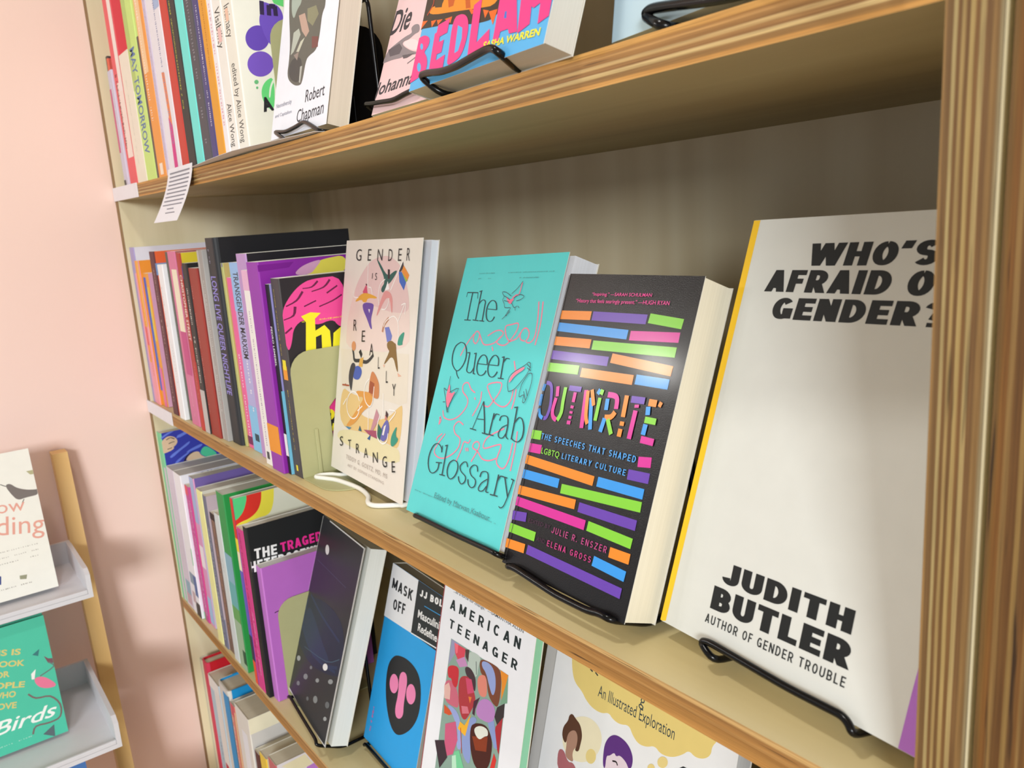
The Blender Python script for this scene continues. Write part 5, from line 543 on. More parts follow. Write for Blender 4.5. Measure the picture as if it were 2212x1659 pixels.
{"art":[["p","F","#eef0f4",[0.0,211.7,62.7,211.7,65.4,152.1,0.0,147.7]],["p","F","#2c2e30",[62.0,211.7,122.0,211.7,122.0,154.6,117.7,154.2,65.3,152.5]],["l","F","#e8ecf0",1.4,1.4,[65.4,152.3,121.4,157.3]],["k","F","#2a2c30","MASK",[6.8,183.9,48.7,11.9,0.029],0.25,0,0.2],["k","F","#2a2c30","OFF",[17.5,161.9,28.2,12.2,0.114],0.25,0,0.2],["k","F","#f4f4f4","JJ BOLA",[70.0,196.3,57.8,7.5,0.097],0.3,0,0.2],["t","F","#f2f2f2","Masculinity",[73.3,173.5,56.6,8.4,0.084],0.02,0,1],["t","F","#f2f2f2","Redefined",[78.1,160.1,46.6,8.5,0.078],0.02,0,1],["l","F","#3a9ad8",0.9,0.9,[83.1,189.6,121.4,192.2]],["q","F","#2a2a2c",[43.8,117.9,63.8,122.7,85.1,121.8,99.7,114.9,107.7,98.5,109.7,78.1,101.2,59.6,85.8,44.6,70.4,36.5,54.6,40.9,38.3,58.8,29.5,80.7,28.5,100.1,35.1,111.3]],["q","F","#ee88b8",[57.6,90.3,58.3,87.5,58.2,84.6,57.3,81.9,55.9,79.4,53.8,77.4,51.4,76.1,48.7,75.5,46.0,75.7,43.5,76.7,41.3,78.4,39.7,80.7,38.7,83.4,38.4,86.3,38.9,89.2,40.1,91.8,41.9,94.1,44.2,95.7,46.8,96.6,49.5,96.8,52.1,96.1,54.5,94.8,56.3,92.8]],["q","F","#ee88b8",[96.3,95.7,96.9,92.9,96.8,89.9,95.9,87.1,94.4,84.6,92.3,82.5,89.9,81.2,87.2,80.5,84.5,80.7,81.9,81.7,79.7,83.4,78.1,85.7,77.1,88.5,76.9,91.4,77.4,94.4,78.6,97.1,80.5,99.4,82.8,101.1,85.4,102.1,88.2,102.3,90.8,101.6,93.1,100.2,95.0,98.2]],["q","F","#ee88b8",[63.4,107.0,71.1,107.4,75.6,99.8,75.7,85.2,76.4,72.3,79.1,63.3,72.7,55.7,63.7,54.7,59.5,62.8,61.3,78.5,57.4,96.1,58.2,102.5]],["s","F","#e060a0",13.4,12.7,13.4,42.3,9,3.2,70]],"out":1,"label":"sky blue paperback titled MASK OFF with a black face shape","col":"#2fa4ea","scol":"#2c8cd0","page":"#a8a49a","gap":0,"gloss":0.3,"o":[0.56772,0.05141,-0.33733],"u":[0.99919,-0.03968,-0.00691],"v":[0.01799,0.2861,0.95803],"w":0.122,"h":0.2117,"t":0.018},
{"art":[["l","F","#a8484c",1.2,1.2,[0.6,1.0,0.6,241.7]],["k","F","#1f2a2c","AMERICAN",[14.7,215.3,113.3,10.2,-0.032],0.24,0,0.55],["k","F","#1f2a2c","TEENAGER",[17.0,196.5,110.5,9.1,-0.04],0.24,0,0.55],["t","F","#3a3c40","“...as a force for change.” —SAMANTHA ALLEN",[14.6,233.2,115.5,2.9,-0.048],0.008,0,1],["p","F","#8aa69a",[23.4,187.2,116.9,184.1,120.0,64.8,24.9,36.6]],["p","F","#9a9abc",[24.5,186.7,38.9,186.4,32.2,173.8,24.2,160.6]],["q","F","#b9c8c0",[54.8,186.4,75.3,186.6,72.3,177.2,72.7,163.6,56.9,165.4,54.9,174.0]],["p","F","#d9495c",[29.7,184.9,49.2,185.2,48.9,177.3,39.9,169.8,33.1,175.7]],["p","F","#f07080",[29.7,184.9,36.5,185.2,36.9,177.0,34.6,175.4]],["p","F","#4a3a3a",[48.6,184.6,55.1,186.5,55.9,174.4,50.4,177.9]],["p","F","#c88fc0",[35.9,169.6,48.9,177.3,55.7,170.4,43.7,164.9]],["q","F","#cc6a80",[21.3,142.7,33.7,149.0,44.6,142.9,51.6,126.9,40.8,124.1,25.5,124.4]],["p","F","#e4b8b0",[22.3,138.3,29.3,144.2,33.2,139.3,34.3,128.6,25.0,126.6]],["q","F","#c8323c",[23.4,157.9,30.6,162.6,41.1,164.4,43.9,159.1,43.8,143.4,36.3,143.7,32.1,150.0,27.0,148.1]],["q","F","#46323a",[51.0,168.0,59.5,171.0,69.7,165.6,72.5,157.5,72.0,149.6,65.1,157.7,55.2,161.0]],["q","F","#b03a40",[45.0,153.2,50.3,159.1,61.6,161.8,72.0,149.6,75.3,143.3,69.8,130.4,62.5,117.8,53.3,122.2,46.4,139.7]],["p","F","#cf4c70",[55.1,158.6,64.4,160.5,71.2,150.1,61.4,144.8]],["p","F","#e0803a",[63.1,143.1,68.3,144.4,66.9,137.7]],["p","F","#d87888",[54.2,130.3,64.0,133.4,67.7,128.1,57.0,123.7]],["q","F","#7a4630",[72.8,180.4,76.8,185.3,95.1,186.2,105.2,184.7,109.3,174.4,109.7,151.1,102.8,149.8,91.9,155.9,86.6,171.8,77.6,170.0]],["q","F","#94a4d8",[77.1,183.9,90.4,185.2,99.2,178.0,102.2,165.1,99.3,156.4,91.8,164.8,85.4,174.4,77.1,178.2]],["q","F","#de8878",[73.0,165.3,78.7,170.8,86.0,171.6,89.8,161.0,90.1,152.6,80.7,150.0,75.7,155.6]],["p","F","#e8902c",[105.2,184.7,117.4,184.0,115.7,172.5,111.7,158.5,109.3,174.4]],["p","F","#7aa48a",[116.0,176.9,117.1,183.9,120.8,159.2,111.3,154.6]],["p","F","#4a2a3c",[72.3,142.1,80.9,149.3,76.2,136.1,76.4,129.3,72.5,130.0]],["q","F","#bc86c6",[79.2,145.6,92.4,153.1,105.7,148.7,105.7,136.2,97.3,130.8,76.9,129.9]],["p","F","#3a3233",[107.5,150.2,117.4,157.8,118.6,145.2,110.8,134.6,105.4,140.5]],["p","F","#b03038",[117.3,144.3,118.4,110.1,109.2,120.0,108.9,132.4]],["p","F","#d4572c",[26.3,120.7,43.5,118.2,36.3,113.6,28.2,112.7]],["q","F","#9aa8dc",[28.6,123.2,46.2,124.0,56.6,116.5,64.0,89.6,54.3,88.4,54.7,104.1,44.0,116.0]],["q","F","#8c9ed2",[71.6,128.1,83.0,128.2,71.9,115.2,81.4,80.8,65.5,85.6,60.2,106.4]],["p","F","#8c9ed2",[97.2,131.1,105.6,136.9,115.3,113.8,110.6,113.3]],["p","F","#f2b430",[55.5,115.3,63.2,114.6,70.8,128.9,66.3,105.2,53.3,107.4]],["q","F","#4a2018",[71.6,116.6,78.9,123.9,95.3,128.5,104.0,122.1,108.4,113.7,107.2,90.3,89.3,82.1,77.1,94.6]],["p","F","#8a3a1c",[76.9,109.8,99.8,118.9,100.4,105.0,84.3,99.4]],["q","F","#e2e6dc",[78.5,118.8,87.5,124.8,98.4,125.7,100.2,119.8,95.2,117.6,88.1,110.5,79.8,114.0]],["p","F","#cc5c80",[32.4,103.3,48.8,112.5,55.4,96.6,50.7,80.5,37.5,72.3]],["p","F","#3c2c34",[18.6,80.7,34.0,87.4,42.7,73.8,32.4,58.2]],["p","F","#74cc98",[52.6,83.8,59.6,88.4,72.0,74.0,52.8,65.2]],["p","F","#b8e4c8",[49.8,78.6,55.7,82.0,60.1,68.5,52.8,65.2]],["p","F","#d43830",[111.6,108.6,116.2,104.0,114.8,93.9,108.3,90.9]],["l","F","#2c2c30",0.6,0.6,[68.2,179.6,71.2,167.6]],["l","F","#b8303a",1,1,[57.7,110.0,64.4,87.5]]],"out":1,"label":"white book titled AMERICAN TEENAGER with a painted crowd and mint green strip","col":"#eceef4","scol":"#a85a58","page":"#8ecfae","gap":0,"gloss":0.3,"o":[0.71292,0.03612,-0.33962],"u":[0.99916,0.02747,0.03057],"v":[-0.03692,0.27307,0.96129],"w":0.1476,"h":0.2427,"t":0.0102},
{"art":[["q","F","#c2c0be",[0.0,0.0,0.0,250.0,13.9,250.0,14.1,189.0,14.0,71.4,12.9,0.0]],["l","F","#aaa8a6",1,1,[13.8,249.4,14.1,189.0,14.0,71.4]],["q","F","#f0e6c6",[88.7,135.9,89.0,130.4,87.6,124.4,84.6,118.4,80.1,112.8,74.5,108.0,68.1,104.4,61.3,102.2,54.8,101.7,49.0,102.9,44.3,105.7,41.2,110.0,39.9,115.4,40.5,121.6,42.9,127.9,47.1,133.9,52.5,139.2,58.8,143.3,65.5,146.0,72.1,147.0,78.1,146.4,83.0,144.2,86.6,140.6]],["q","F","#e9d38c",[85.1,118.4,85.3,116.7,85.0,114.8,84.2,112.9,83.1,111.3,81.7,109.9,80.1,109.0,78.3,108.5,76.7,108.5,75.2,109.1,74.0,110.1,73.1,111.5,72.7,113.2,72.8,115.1,73.3,117.0,74.3,118.8,75.6,120.3,77.1,121.5,78.8,122.2,80.5,122.4,82.1,122.1,83.4,121.3,84.5,120.0]],["q","F","#e8d080",[23.7,238.9,36.1,187.3,39.0,177.8,44.3,169.4,55.4,165.4,61.7,160.3,71.2,156.7,83.2,157.0,91.6,161.7,97.0,158.3,106.3,157.6,116.5,162.0,122.4,155.4,129.8,151.6,139.0,153.3,147.3,158.5,154.2,154.9,165.7,157.5,175.8,164.8,181.2,171.3,188.3,168.8,196.9,171.9,202.0,177.8,201.6,184.3,205.6,190.7,207.3,199.6,180.9,240.0,97.3,247.5]],["t","F","#39464a","An Illustrated Exploration",[75.4,169.8,89.9,10.3,0.025],0,0,1],["t","F","#39464a","g",[123.6,184.3,5.6,6.8,-0.135],0,0,1],["l","F","#3a3c3e",1.6,1.6,[61.1,189.1,64.5,187.9]],["l","F","#3a3c3e",1.4,1.4,[68.0,188.7,71.7,187.0]],["q","F","#b08874",[43.9,119.7,52.4,129.9,59.7,127.2,61.5,115.9,56.9,111.4,56.0,105.3,59.8,99.3,46.9,99.0,47.1,111.5]],["q","F","#5c3c2c",[44.1,137.5,47.8,141.1,53.6,138.3,60.1,136.1,64.9,127.9,64.2,118.9,63.4,111.7,58.1,110.5,59.9,115.9,59.3,125.2,54.0,128.8,46.0,121.6,46.2,110.0,39.1,114.7,38.8,124.4,44.1,132.2]],["q","F","#b06a70",[36.5,100.9,44.1,105.1,52.1,96.3,58.7,99.6,66.1,93.8,40.7,80.7]],["p","F","#e6d4de",[95.4,124.8,105.3,132.2,119.6,133.6,125.0,124.1,96.6,109.5]],["q","F","#5e3080",[104.0,147.6,114.2,147.5,121.6,144.4,126.9,138.0,127.2,129.3,124.0,126.4,120.3,130.7,111.9,133.0,108.2,129.5,105.3,132.2,100.8,126.7,97.0,125.2,98.1,112.8,94.6,115.2,92.9,126.2,93.1,134.7,97.1,142.9]],["l","F","#2c2024",1.4,1.4,[104.8,124.1,109.1,125.4,111.3,123.3]],["q","F","#e9d38c",[163.1,152.3,163.0,149.9,161.7,147.5,159.5,145.5,156.9,144.5,154.6,144.6,153.0,146.0,152.5,148.1,153.3,150.6,155.1,152.9,157.5,154.4,160.1,154.8,162.1,154.1]],["q","F","#e9d38c",[151.0,141.4,150.9,139.8,150.0,138.0,148.4,136.7,146.6,135.9,144.9,136.0,143.8,136.9,143.5,138.4,144.0,140.2,145.3,141.8,147.0,142.9,148.8,143.2,150.3,142.7]],["p","F","#2e3438",[173.7,152.2,178.5,156.7,183.2,157.1,184.5,151.0,175.0,146.0]]],"out":1,"label":"large white book with yellow cloud reading An Illustrated Exploration","col":"#edeef0","scol":"#bcbab8","page":"#d8d8d8","gap":0,"gloss":0.4,"o":[0.81169,0.09453,-0.3365],"u":[0.99999,-0.00319,0.00113],"v":[-0.0002,0.27808,0.96056],"w":0.2256,"h":0.25,"t":0.02},
{"art":[["q","F","#66645a",[9.4,155.0,16.7,117.4,28.6,87.1,30.3,69.4,28.6,59.4,34.1,52.2,49.1,45.4,60.5,43.1,69.9,43.3,73.6,63.1,79.9,66.1,96.2,67.9,99.9,76.7,100.9,86.0,101.4,98.2,108.3,103.8,98.1,131.6]],["q","F","#a8b4a8",[21.4,143.9,42.4,138.6,49.7,119.9,38.1,115.7,31.8,106.9,21.4,120.3]],["p","F","#b8beb0",[35.1,95.2,47.7,96.5,53.8,89.8,40.3,77.0,33.1,75.2]],["p","F","#c0a090",[44.3,108.8,59.3,107.7,74.8,88.5,67.7,84.7,56.3,92.4]],["p","F","#8c8a6c",[64.7,110.3,85.2,108.5,93.5,99.3,81.9,91.5,67.8,99.0]],["p","F","#c8c8b4",[55.6,83.3,65.5,85.1,53.9,74.4,47.1,75.7]],["p","F","#7c4a44",[82.4,82.4,97.9,79.3,99.0,70.3,85.4,71.4]],["q","F","#4a4844",[33.3,70.4,59.2,70.3,67.2,56.7,62.0,45.3,43.6,49.8,32.4,58.0]],["p","F","#b8b8b0",[61.0,60.0,66.3,59.9,65.3,44.8,61.8,46.1]],["p","F","#9a8a80",[41.2,73.7,53.9,74.4,51.7,67.1]],["t","F","#33343c","Robert",[82.1,25.2,42.9,10.7,0.001],0,0,1],["t","F","#33343c","Chapman",[65.7,9.4,61.2,11.3,0.008],0,0,1],["t","F","#9a9cac","Neurodiversity",[7.7,29.9,40.6,4.1,-0.02],0,0,1],["t","F","#9a9cac","and Capitalism",[7.2,21.0,43.6,3.2,-0.019],0,0,1]],"out":1,"label":"white paperback lettered Robert Chapman with an old painting in a head shape, top shelf","col":"#f0f1fa","scol":"#f0f1fa","page":"#e9dccb","gap":0.001,"gloss":0.2,"o":[0.5922,0.01671,0.34217],"u":[0.99945,-0.03259,-0.00687],"v":[0.01409,0.22663,0.97388],"w":0.1354,"h":0.2,"t":0.0203},
{"art":[["q","F","#3a3026",[0.0,120.9,-0.0,42.1,2.8,42.6,13.3,41.1,45.9,36.9,81.1,29.4,97.2,27.1,112.1,26.0,118.5,29.4,143.0,27.6,123.9,81.2]],["q","F","#f09022",[12.6,56.3,33.5,50.0,26.8,75.2,115.0,52.2,115.6,33.3,86.1,37.7,57.3,42.6,6.8,50.5]],["p","F","#c85a18",[33.9,61.0,50.2,57.1,49.2,47.7,41.8,48.2]],["p","F","#c85a18",[62.6,54.1,70.1,52.3,77.2,40.2,70.2,41.2]],["p","F","#4a3c28",[11.3,66.5,28.8,62.3,29.9,51.1,18.0,53.5]],["p","F","#ee6a1c",[0.0,48.1,9.6,46.7,0.0,43.0]],["p","F","#ee6a1c",[16.1,45.0,25.2,44.0,19.4,40.2]],["p","F","#ee6a1c",[26.2,43.5,36.0,42.1,29.7,39.7]],["p","F","#ee6a1c",[39.3,41.4,51.2,40.6,50.4,36.6]],["p","F","#ee6a1c",[80.8,35.4,74.6,40.3,86.7,36.4]],["p","F","#ee6a1c",[104.6,31.9,115.6,30.9,113.7,22.4]],["p","F","#ee6a1c",[96.0,34.9,104.4,32.5,101.3,28.8]],["l","F","#c84a28",1.2,1.2,[11.0,64.0,13.9,57.0,6.6,50.9]],["q","F","#ee3f8c",[-0.0,36.8,8.9,37.2,19.0,33.9,21.5,29.9,19.3,26.5,14.6,24.8,21.7,20.4,25.2,15.4,24.9,10.3,16.2,7.8,0.2,5.7,0.0,6.9]],["q","F","#5ab4ec",[11.1,29.0,11.4,27.8,10.7,27.1,9.3,27.2,7.6,28.0,6.1,29.3,5.4,30.7,5.6,31.7,6.7,32.0,8.3,31.5,10.0,30.4]],["q","F","#5ab4ec",[15.0,14.5,15.4,12.7,14.5,11.7,12.7,11.8,10.4,12.9,8.4,14.7,7.4,16.6,7.7,18.0,9.1,18.5,11.3,17.9,13.5,16.4]],["l","F","#ee3f8c",9,9,[32.2,34.8,35.0,10.0]],["l","F","#ee3f8c",9,9,[30.7,34.8,48.4,35.5]],["l","F","#ee3f8c",8,8,[32.1,23.0,45.6,23.1]],["l","F","#ee3f8c",9,9,[36.5,10.1,52.9,12.0]],["q","F","#ee3f8c",[53.5,39.0,65.7,39.3,75.6,35.4,80.7,28.0,81.3,18.1,78.0,11.2,71.1,8.9,59.0,7.9,57.8,15.9]],["p","F","#5ab4ec",[63.7,32.4,71.2,29.4,73.9,22.4,72.1,15.2,67.2,14.6]],["l","F","#ee3f8c",10,10,[86.8,41.5,92.9,8.6]],["l","F","#ee3f8c",9,9,[92.0,9.2,112.3,16.6]],["p","F","#ee3f8c",[115.2,46.8,132.3,42.5,146.1,12.1,136.9,12.9,134.4,16.0,125.6,16.2,124.8,10.5,118.2,11.2,117.5,21.6]],["p","F","#3f78d0",[126.2,27.2,128.4,26.7,129.8,22.7,126.6,23.3]],["l","F","#ee3f8c",12,12,[146.8,38.8,152.7,12.3]],["l","F","#ee3f8c",12,12,[169.8,33.0,173.2,12.8]],["l","F","#ee3f8c",10,10,[147.4,36.1,160.3,26.6,169.2,32.2]],["t","F","#f6ea30","SASHA WARREN",[107.0,10.1,64.9,3.9,-0.074],0.03,0,1]],"out":1,"label":"bright blue book lettered BEDLAM in pink, on a black wire easel on the top shelf","col":"#5ab4ec","scol":"#5ab4ec","page":"#d8d4cc","gap":0,"gloss":0.3,"o":[0.87526,0.00536,0.34387],"u":[0.9894,-0.14287,-0.02591],"v":[0.06829,0.3004,0.95137],"w":0.1776,"h":0.23,"t":0.0183},
{"art":[["t","F","#4a4448","Die",[-1.3,69.1,33.6,20.3,-0.018],0.02,0.2,1],["t","F","#4a4448","Johanna",[-3.2,16.8,65.0,11.0,0.01],0.02,0.2,1],["q","F","#94878a",[0.0,44.8,0.0,48.0,4.2,55.6,16.5,58.7,29.3,61.5,38.3,61.9,39.2,63.3,35.9,67.2,41.0,69.2,49.3,67.2,52.3,60.3,44.9,60.4,37.3,57.4,27.9,57.8,27.8,54.6,45.3,46.1,58.6,42.6,53.4,41.3,38.2,45.3,33.0,43.1,16.5,44.9]],["p","F","#6a6064",[4.2,55.6,21.8,57.6,29.0,52.0,26.3,47.7,9.9,48.7]],["p","F","#6a6064",[32.0,45.3,52.6,43.0,41.4,41.4,35.1,41.9]],["q","F","#f6dcdc",[28.3,56.9,40.2,57.5,54.1,52.8,57.9,44.3,45.1,46.6,31.2,53.9]],["l","F","#8a7c80",2,1,[43.8,36.2,54.5,38.8,59.4,40.9]]],"out":1,"label":"pink book lettered Die and Johanna, partly behind BEDLAM on the top shelf","col":"#f0cccd","scol":"#f0cccd","page":"#d8d4cc","gap":0,"gloss":0.2,"o":[0.75325,0.04108,0.34499],"u":[0.99999,-0.0016,0.00285],"v":[-0.00208,0.36255,0.93196],"w":0.13,"h":0.2,"t":0.02},
{"art":[],"out":1,"label":"pale blue book on an easel at the right end of the top shelf","col":"#cfe6f2","scol":"#cfe6f2","page":"#ded8cc","gap":0,"gloss":0.2,"o":[1.05177,0.02581,0.34221],"u":[0.98484,-0.17346,0.0],"v":[0.02322,0.13185,0.991],"w":0.2,"h":0.25,"t":0.02},
{"art":[],"out":1,"label":"grey-blue book with dark trees, right of the yellow cloud cover","col":"#7c8ca6","scol":"#7c8ca6","page":"#c8c4bc","gap":0,"gloss":0.3,"o":[1.04929,0.10653,-0.33635],"u":[1.0,0.0,0.0],"v":[0.0,0.27636,0.96106],"w":0.15,"h":0.235,"t":0.018},
{"art":[["q","F","#7c7470",[127.9,155.6,134.8,156.7,140.7,148.9,151.9,143.1,163.8,140.6,165.0,141.5,165.0,135.7,163.5,132.6,149.9,132.7,139.7,131.0,134.1,139.7]],["l","F","#5a5450",1,1,[147.1,131.1,143.6,125.7]],["l","F","#5a5450",1,1,[123.0,158.0,129.4,153.5]],["t","F","#e8a898","Slow",[93.7,120.8,52.3,17.4,-0.095],0,0,1],["t","F","#e8a898","Birding",[65.2,97.0,99.0,25.4,-0.174],0,0,1],["s","F","#b8b4ac",8.2,66.0,151.8,66.0,26,1.3,80],["s","F","#b8b4ac",8.2,58.0,151.8,58.0,28,1.3,81],["s","F","#b8b4ac",8.2,50.0,156.8,50.0,24,1.3,82],["s","F","#a8a49c",16.5,16.0,140.2,16.0,26,1.4,83],["p","F","#b8b48c",[156.7,168.6,165.0,168.7,165.0,162.7,160.6,163.0]],["p","F","#9a9a80",[122.3,28.8,131.1,27.7,129.3,22.0,121.9,23.8]],["p","F","#3a4a8a",[94.0,40.7,101.3,34.2,99.3,23.5,91.1,24.8]]],"out":1,"label":"white book with a small grey bird, on the upper tray of the ladder shelf","col":"#f2f1e8","scol":"#f2f1e8","page":"#c8c4bc","gap":0,"gloss":0.1,"hard":1,"o":[0.125,-0.35106,-0.2145],"u":[-0.0,1.0,0.0],"v":[-0.25708,0.0,0.96639],"w":0.165,"h":0.2,"t":0.02},
{"art":[["t","F","#d8cc7c","THIS IS",[83.7,136.1,48.2,7.7,-0.282],0.03,0,1],["t","F","#d8cc7c","A BOOK",[84.3,120.8,49.5,7.7,-0.292],0.03,0,1],["t","F","#d8cc7c","FOR",[92.3,102.6,21.0,7.8,-0.186],0.03,0,1],["t","F","#d8cc7c","PEOPLE",[78.3,94.0,50.7,7.7,-0.309],0.03,0,1],["t","F","#d8cc7c","WHO",[88.7,76.6,26.8,7.8,-0.243],0.03,0,1],["t","F","#d8cc7c","LOVE",[86.1,62.5,27.7,7.8,-0.256],0.03,0,1],["t","F","#f2f6f2","Birds",[82.1,28.0,75.5,17.3,-0.012],0.01,0.4,1],["q","F","#e87a9c",[138.0,85.0,146.6,85.8,155.1,79.5,164.7,65.6,152.5,65.7,141.6,72.2]],["p","F","#f2f2f0",[137.0,92.4,143.3,96.9,139.6,84.3,136.3,84.8]],["l","F","#7a6a68",2.2,2.2,[128.8,67.6,136.7,58.7,152.9,54.8,162.3,39.4,159.3,23.5,146.5,20.5,129.9,22.1,124.6,13.1]],["p","F","#7a5560",[155.5,110.6,159.9,105.5,165.0,104.0,165.0,97.4,158.8,99.4]],["p","F","#5a6a70",[148.0,-0.0,135.7,8.2,150.5,15.9,148.7,0.0]],["l","F","#6a7a78",1.6,1.6,[159.0,100.7,164.4,92.7,146.6,85.8]],["p","F","#3a7a7c",[142.7,116.9,152.1,121.8,149.2,113.0]],["s","F","#a8dccc",33.0,11.6,123.8,11.6,16,1.2,84]],"out":1,"label":"teal green book lettered Birds in white script, on the second tray of the ladder shelf","col":"#4fc4a6","scol":"#4fc4a6","page":"#c8c4bc","gap":0,"gloss":0.1,"hard":1,"o":[0.19,-0.37843,-0.3985],"u":[-0.0,1.0,0.0],"v":[-0.19867,0.0,0.98007],"w":0.165,"h":0.165,"t":0.022},
{"art":[],"out":1,"label":"blue book on the third tray of the ladder shelf, only its top showing","col":"#4a78b8","scol":"#4a78b8","page":"#b8b4b0","gap":0,"gloss":0.1,"o":[0.23,-0.36149,-0.589],"u":[-0.0,1.0,0.0],"v":[-0.19867,0.0,0.98007],"w":0.16,"h":0.16,"t":0.02}
]
def make_book(b):
    w, h, t = b['w'], b['h'], b['t']; hard = b.get('hard', 0); gloss = b.get('gloss', 0.25); gap = b.get('gap', 0) or 0; curl = b.get('curl', 0)
    root = empty('book', (0, 0, 0), b['label'], 'book', b.get('group'))
    u, v_ = Vector(b['u']), Vector(b['v']); n = u.cross(v_)
    root.matrix_world = Matrix(((u.x, -n.x, v_.x, b['o'][0]), (u.y, -n.y, v_.y, b['o'][1]), (u.z, -n.z, v_.z, b['o'][2]), (0, 0, 0, 1)))
    rough = 0.55 - 0.3 * min(gloss, 1.0); coat = 0.3 * max(0.0, gloss - 0.4)
    bump = 0.3 if gloss > 0.8 else 0.0
    cm = mat(b['col'], rough, coat, 0.0, bump); sm = mat(b['scol'], rough, coat); im = mat('#e4e0d6', 0.7)
    curl = 0
    V, F, FM = book_cover(w, h, t, hard, None, gap, curl)
    mesh('cover', V, F, [cm, sm, im if not hard else cm], root, FM)
    V, F = page_block(w, h, t, hard, gap)
    fix_normals(mesh('page_block', V, F, page_mat(b['page']), root))
    fr = [e for e in b['art'] if e[1] == 'F']; sp = [e for e in b['art'] if e[1] == 'S']
    if fr: build_print('cover_print', fr, 'F', w, h, t, root, rough, coat, curl)
    if sp: build_print('spine_print', sp, 'S', w, h, t, root, rough, coat, 0)
    return root
for b in BOOKS: make_book(b)
by_label = {b['label']: b for b in BOOKS}

# ------------------------------------------------------------ wire easels
EX = {"who":[[1.1268,0.0227,0.0132],[1.1163,0.0225,0.0098],[1.1043,0.0258,0.0153],[1.1089,0.0262,0.0176],[1.1641,0.0202,0.0169],[1.1882,0.018,0.0178],[1.1952,0.0174,0.0181],[1.1994,0.0163,0.0164],[1.2025,0.0146,0.0128],[1.2072,0.0142,0.0131]],"outw":[[0.9445,0.0092,0.0154],[0.9539,0.0095,0.0169],[1.001,0.0072,0.0138],[1.0325,0.0066,0.0144],[1.0424,0.0071,0.0163],[1.0528,0.0067,0.0159]],"teal":[[0.8104,0.0136,0.0167],[0.8201,0.0133,0.0173],[0.8798,0.0106,0.0193],[0.9281,0.0088,0.0217],[0.9366,0.0082,0.0216]],"bed":[[0.9042,-0.0022,0.3489],[0.9121,-0.0031,0.3495],[0.9383,-0.0079,0.3457],[0.9594,-0.0111,0.3448],[0.9865,-0.0142,0.3466],[1.0015,-0.016,0.3473],[1.0117,-0.0188,0.3428]],"chap":[[0.6133,0.0133,0.3481],[0.6436,0.0116,0.3446],[0.6706,0.0111,0.3462],[0.6864,0.0112,0.3485],[0.7002,0.0098,0.3445]],"die":[[0.7442,0.041,0.3557],[0.7559,0.0403,0.3541],[0.7965,0.0389,0.3507],[0.8168,0.0399,0.3535],[0.8336,0.0402,0.3543]],"lbl":[[1.088,0.0149,0.3463],[1.0877,0.0153,0.3489],[1.0927,0.0145,0.3494],[1.1391,0.0053,0.3419],[1.2198,-0.0101,0.3332]],"mask":[[0.5746,0.0471,-0.3404],[0.5929,0.0478,-0.3359],[0.6698,0.0477,-0.3264],[0.6995,0.0479,-0.3219]],"white":[[0.6132,0.0454,0.002],[0.6013,0.035,0.002],[0.5945,0.0251,0.003],[0.5978,0.0199,0.003],[0.611,0.0254,0.003],[0.6261,0.0308,0.003],[0.6586,0.0345,0.003],[0.6783,0.0336,0.003],[0.6969,0.029,0.003],[0.7098,0.0218,0.003],[0.7188,0.0199,0.003],[0.7274,0.0236,0.003],[0.74,0.0376,0.003],[0.7442,0.0431,0.003]],"bedE":[[0.9163,0.004,0.336],[0.9986,0.004,0.336]],"chapE":[[0.6578,0.004,0.336],[0.73,0.004,0.336]],"dieE":[[0.8204,0.004,0.336],[0.898,0.004,0.336]],"lblE":[[1.1062,0.004,0.336],[1.2121,0.004,0.336]],"card":[[0.298,-0.0012,0.3375],[0.398,-0.0012,0.3335],[0.398,-0.027,0.275],[0.298,-0.028,0.276]],"be1":{"x":0.5856,"o":[[0.0104,0.0019],[0.0097,0.1204],[0.0109,0.1249],[0.0136,0.1287],[0.0184,0.1317],[0.0264,0.1331],[0.0677,0.1324]]},"be2":{"x":0.4142,"o":[[0.0206,-0.3281],[0.0236,-0.2175],[0.0261,-0.2117],[0.0305,-0.2094],[0.0373,-0.2091],[0.0719,-0.2096]]},"be3":{"x":0.5542,"o":[[0.0444,0.4028],[0.0443,0.4504],[0.0455,0.4562],[0.0488,0.4609],[0.0536,0.4633],[0.0602,0.4651]]}}
def find(s): return [b for b in BOOKS if s in b['label']][0]
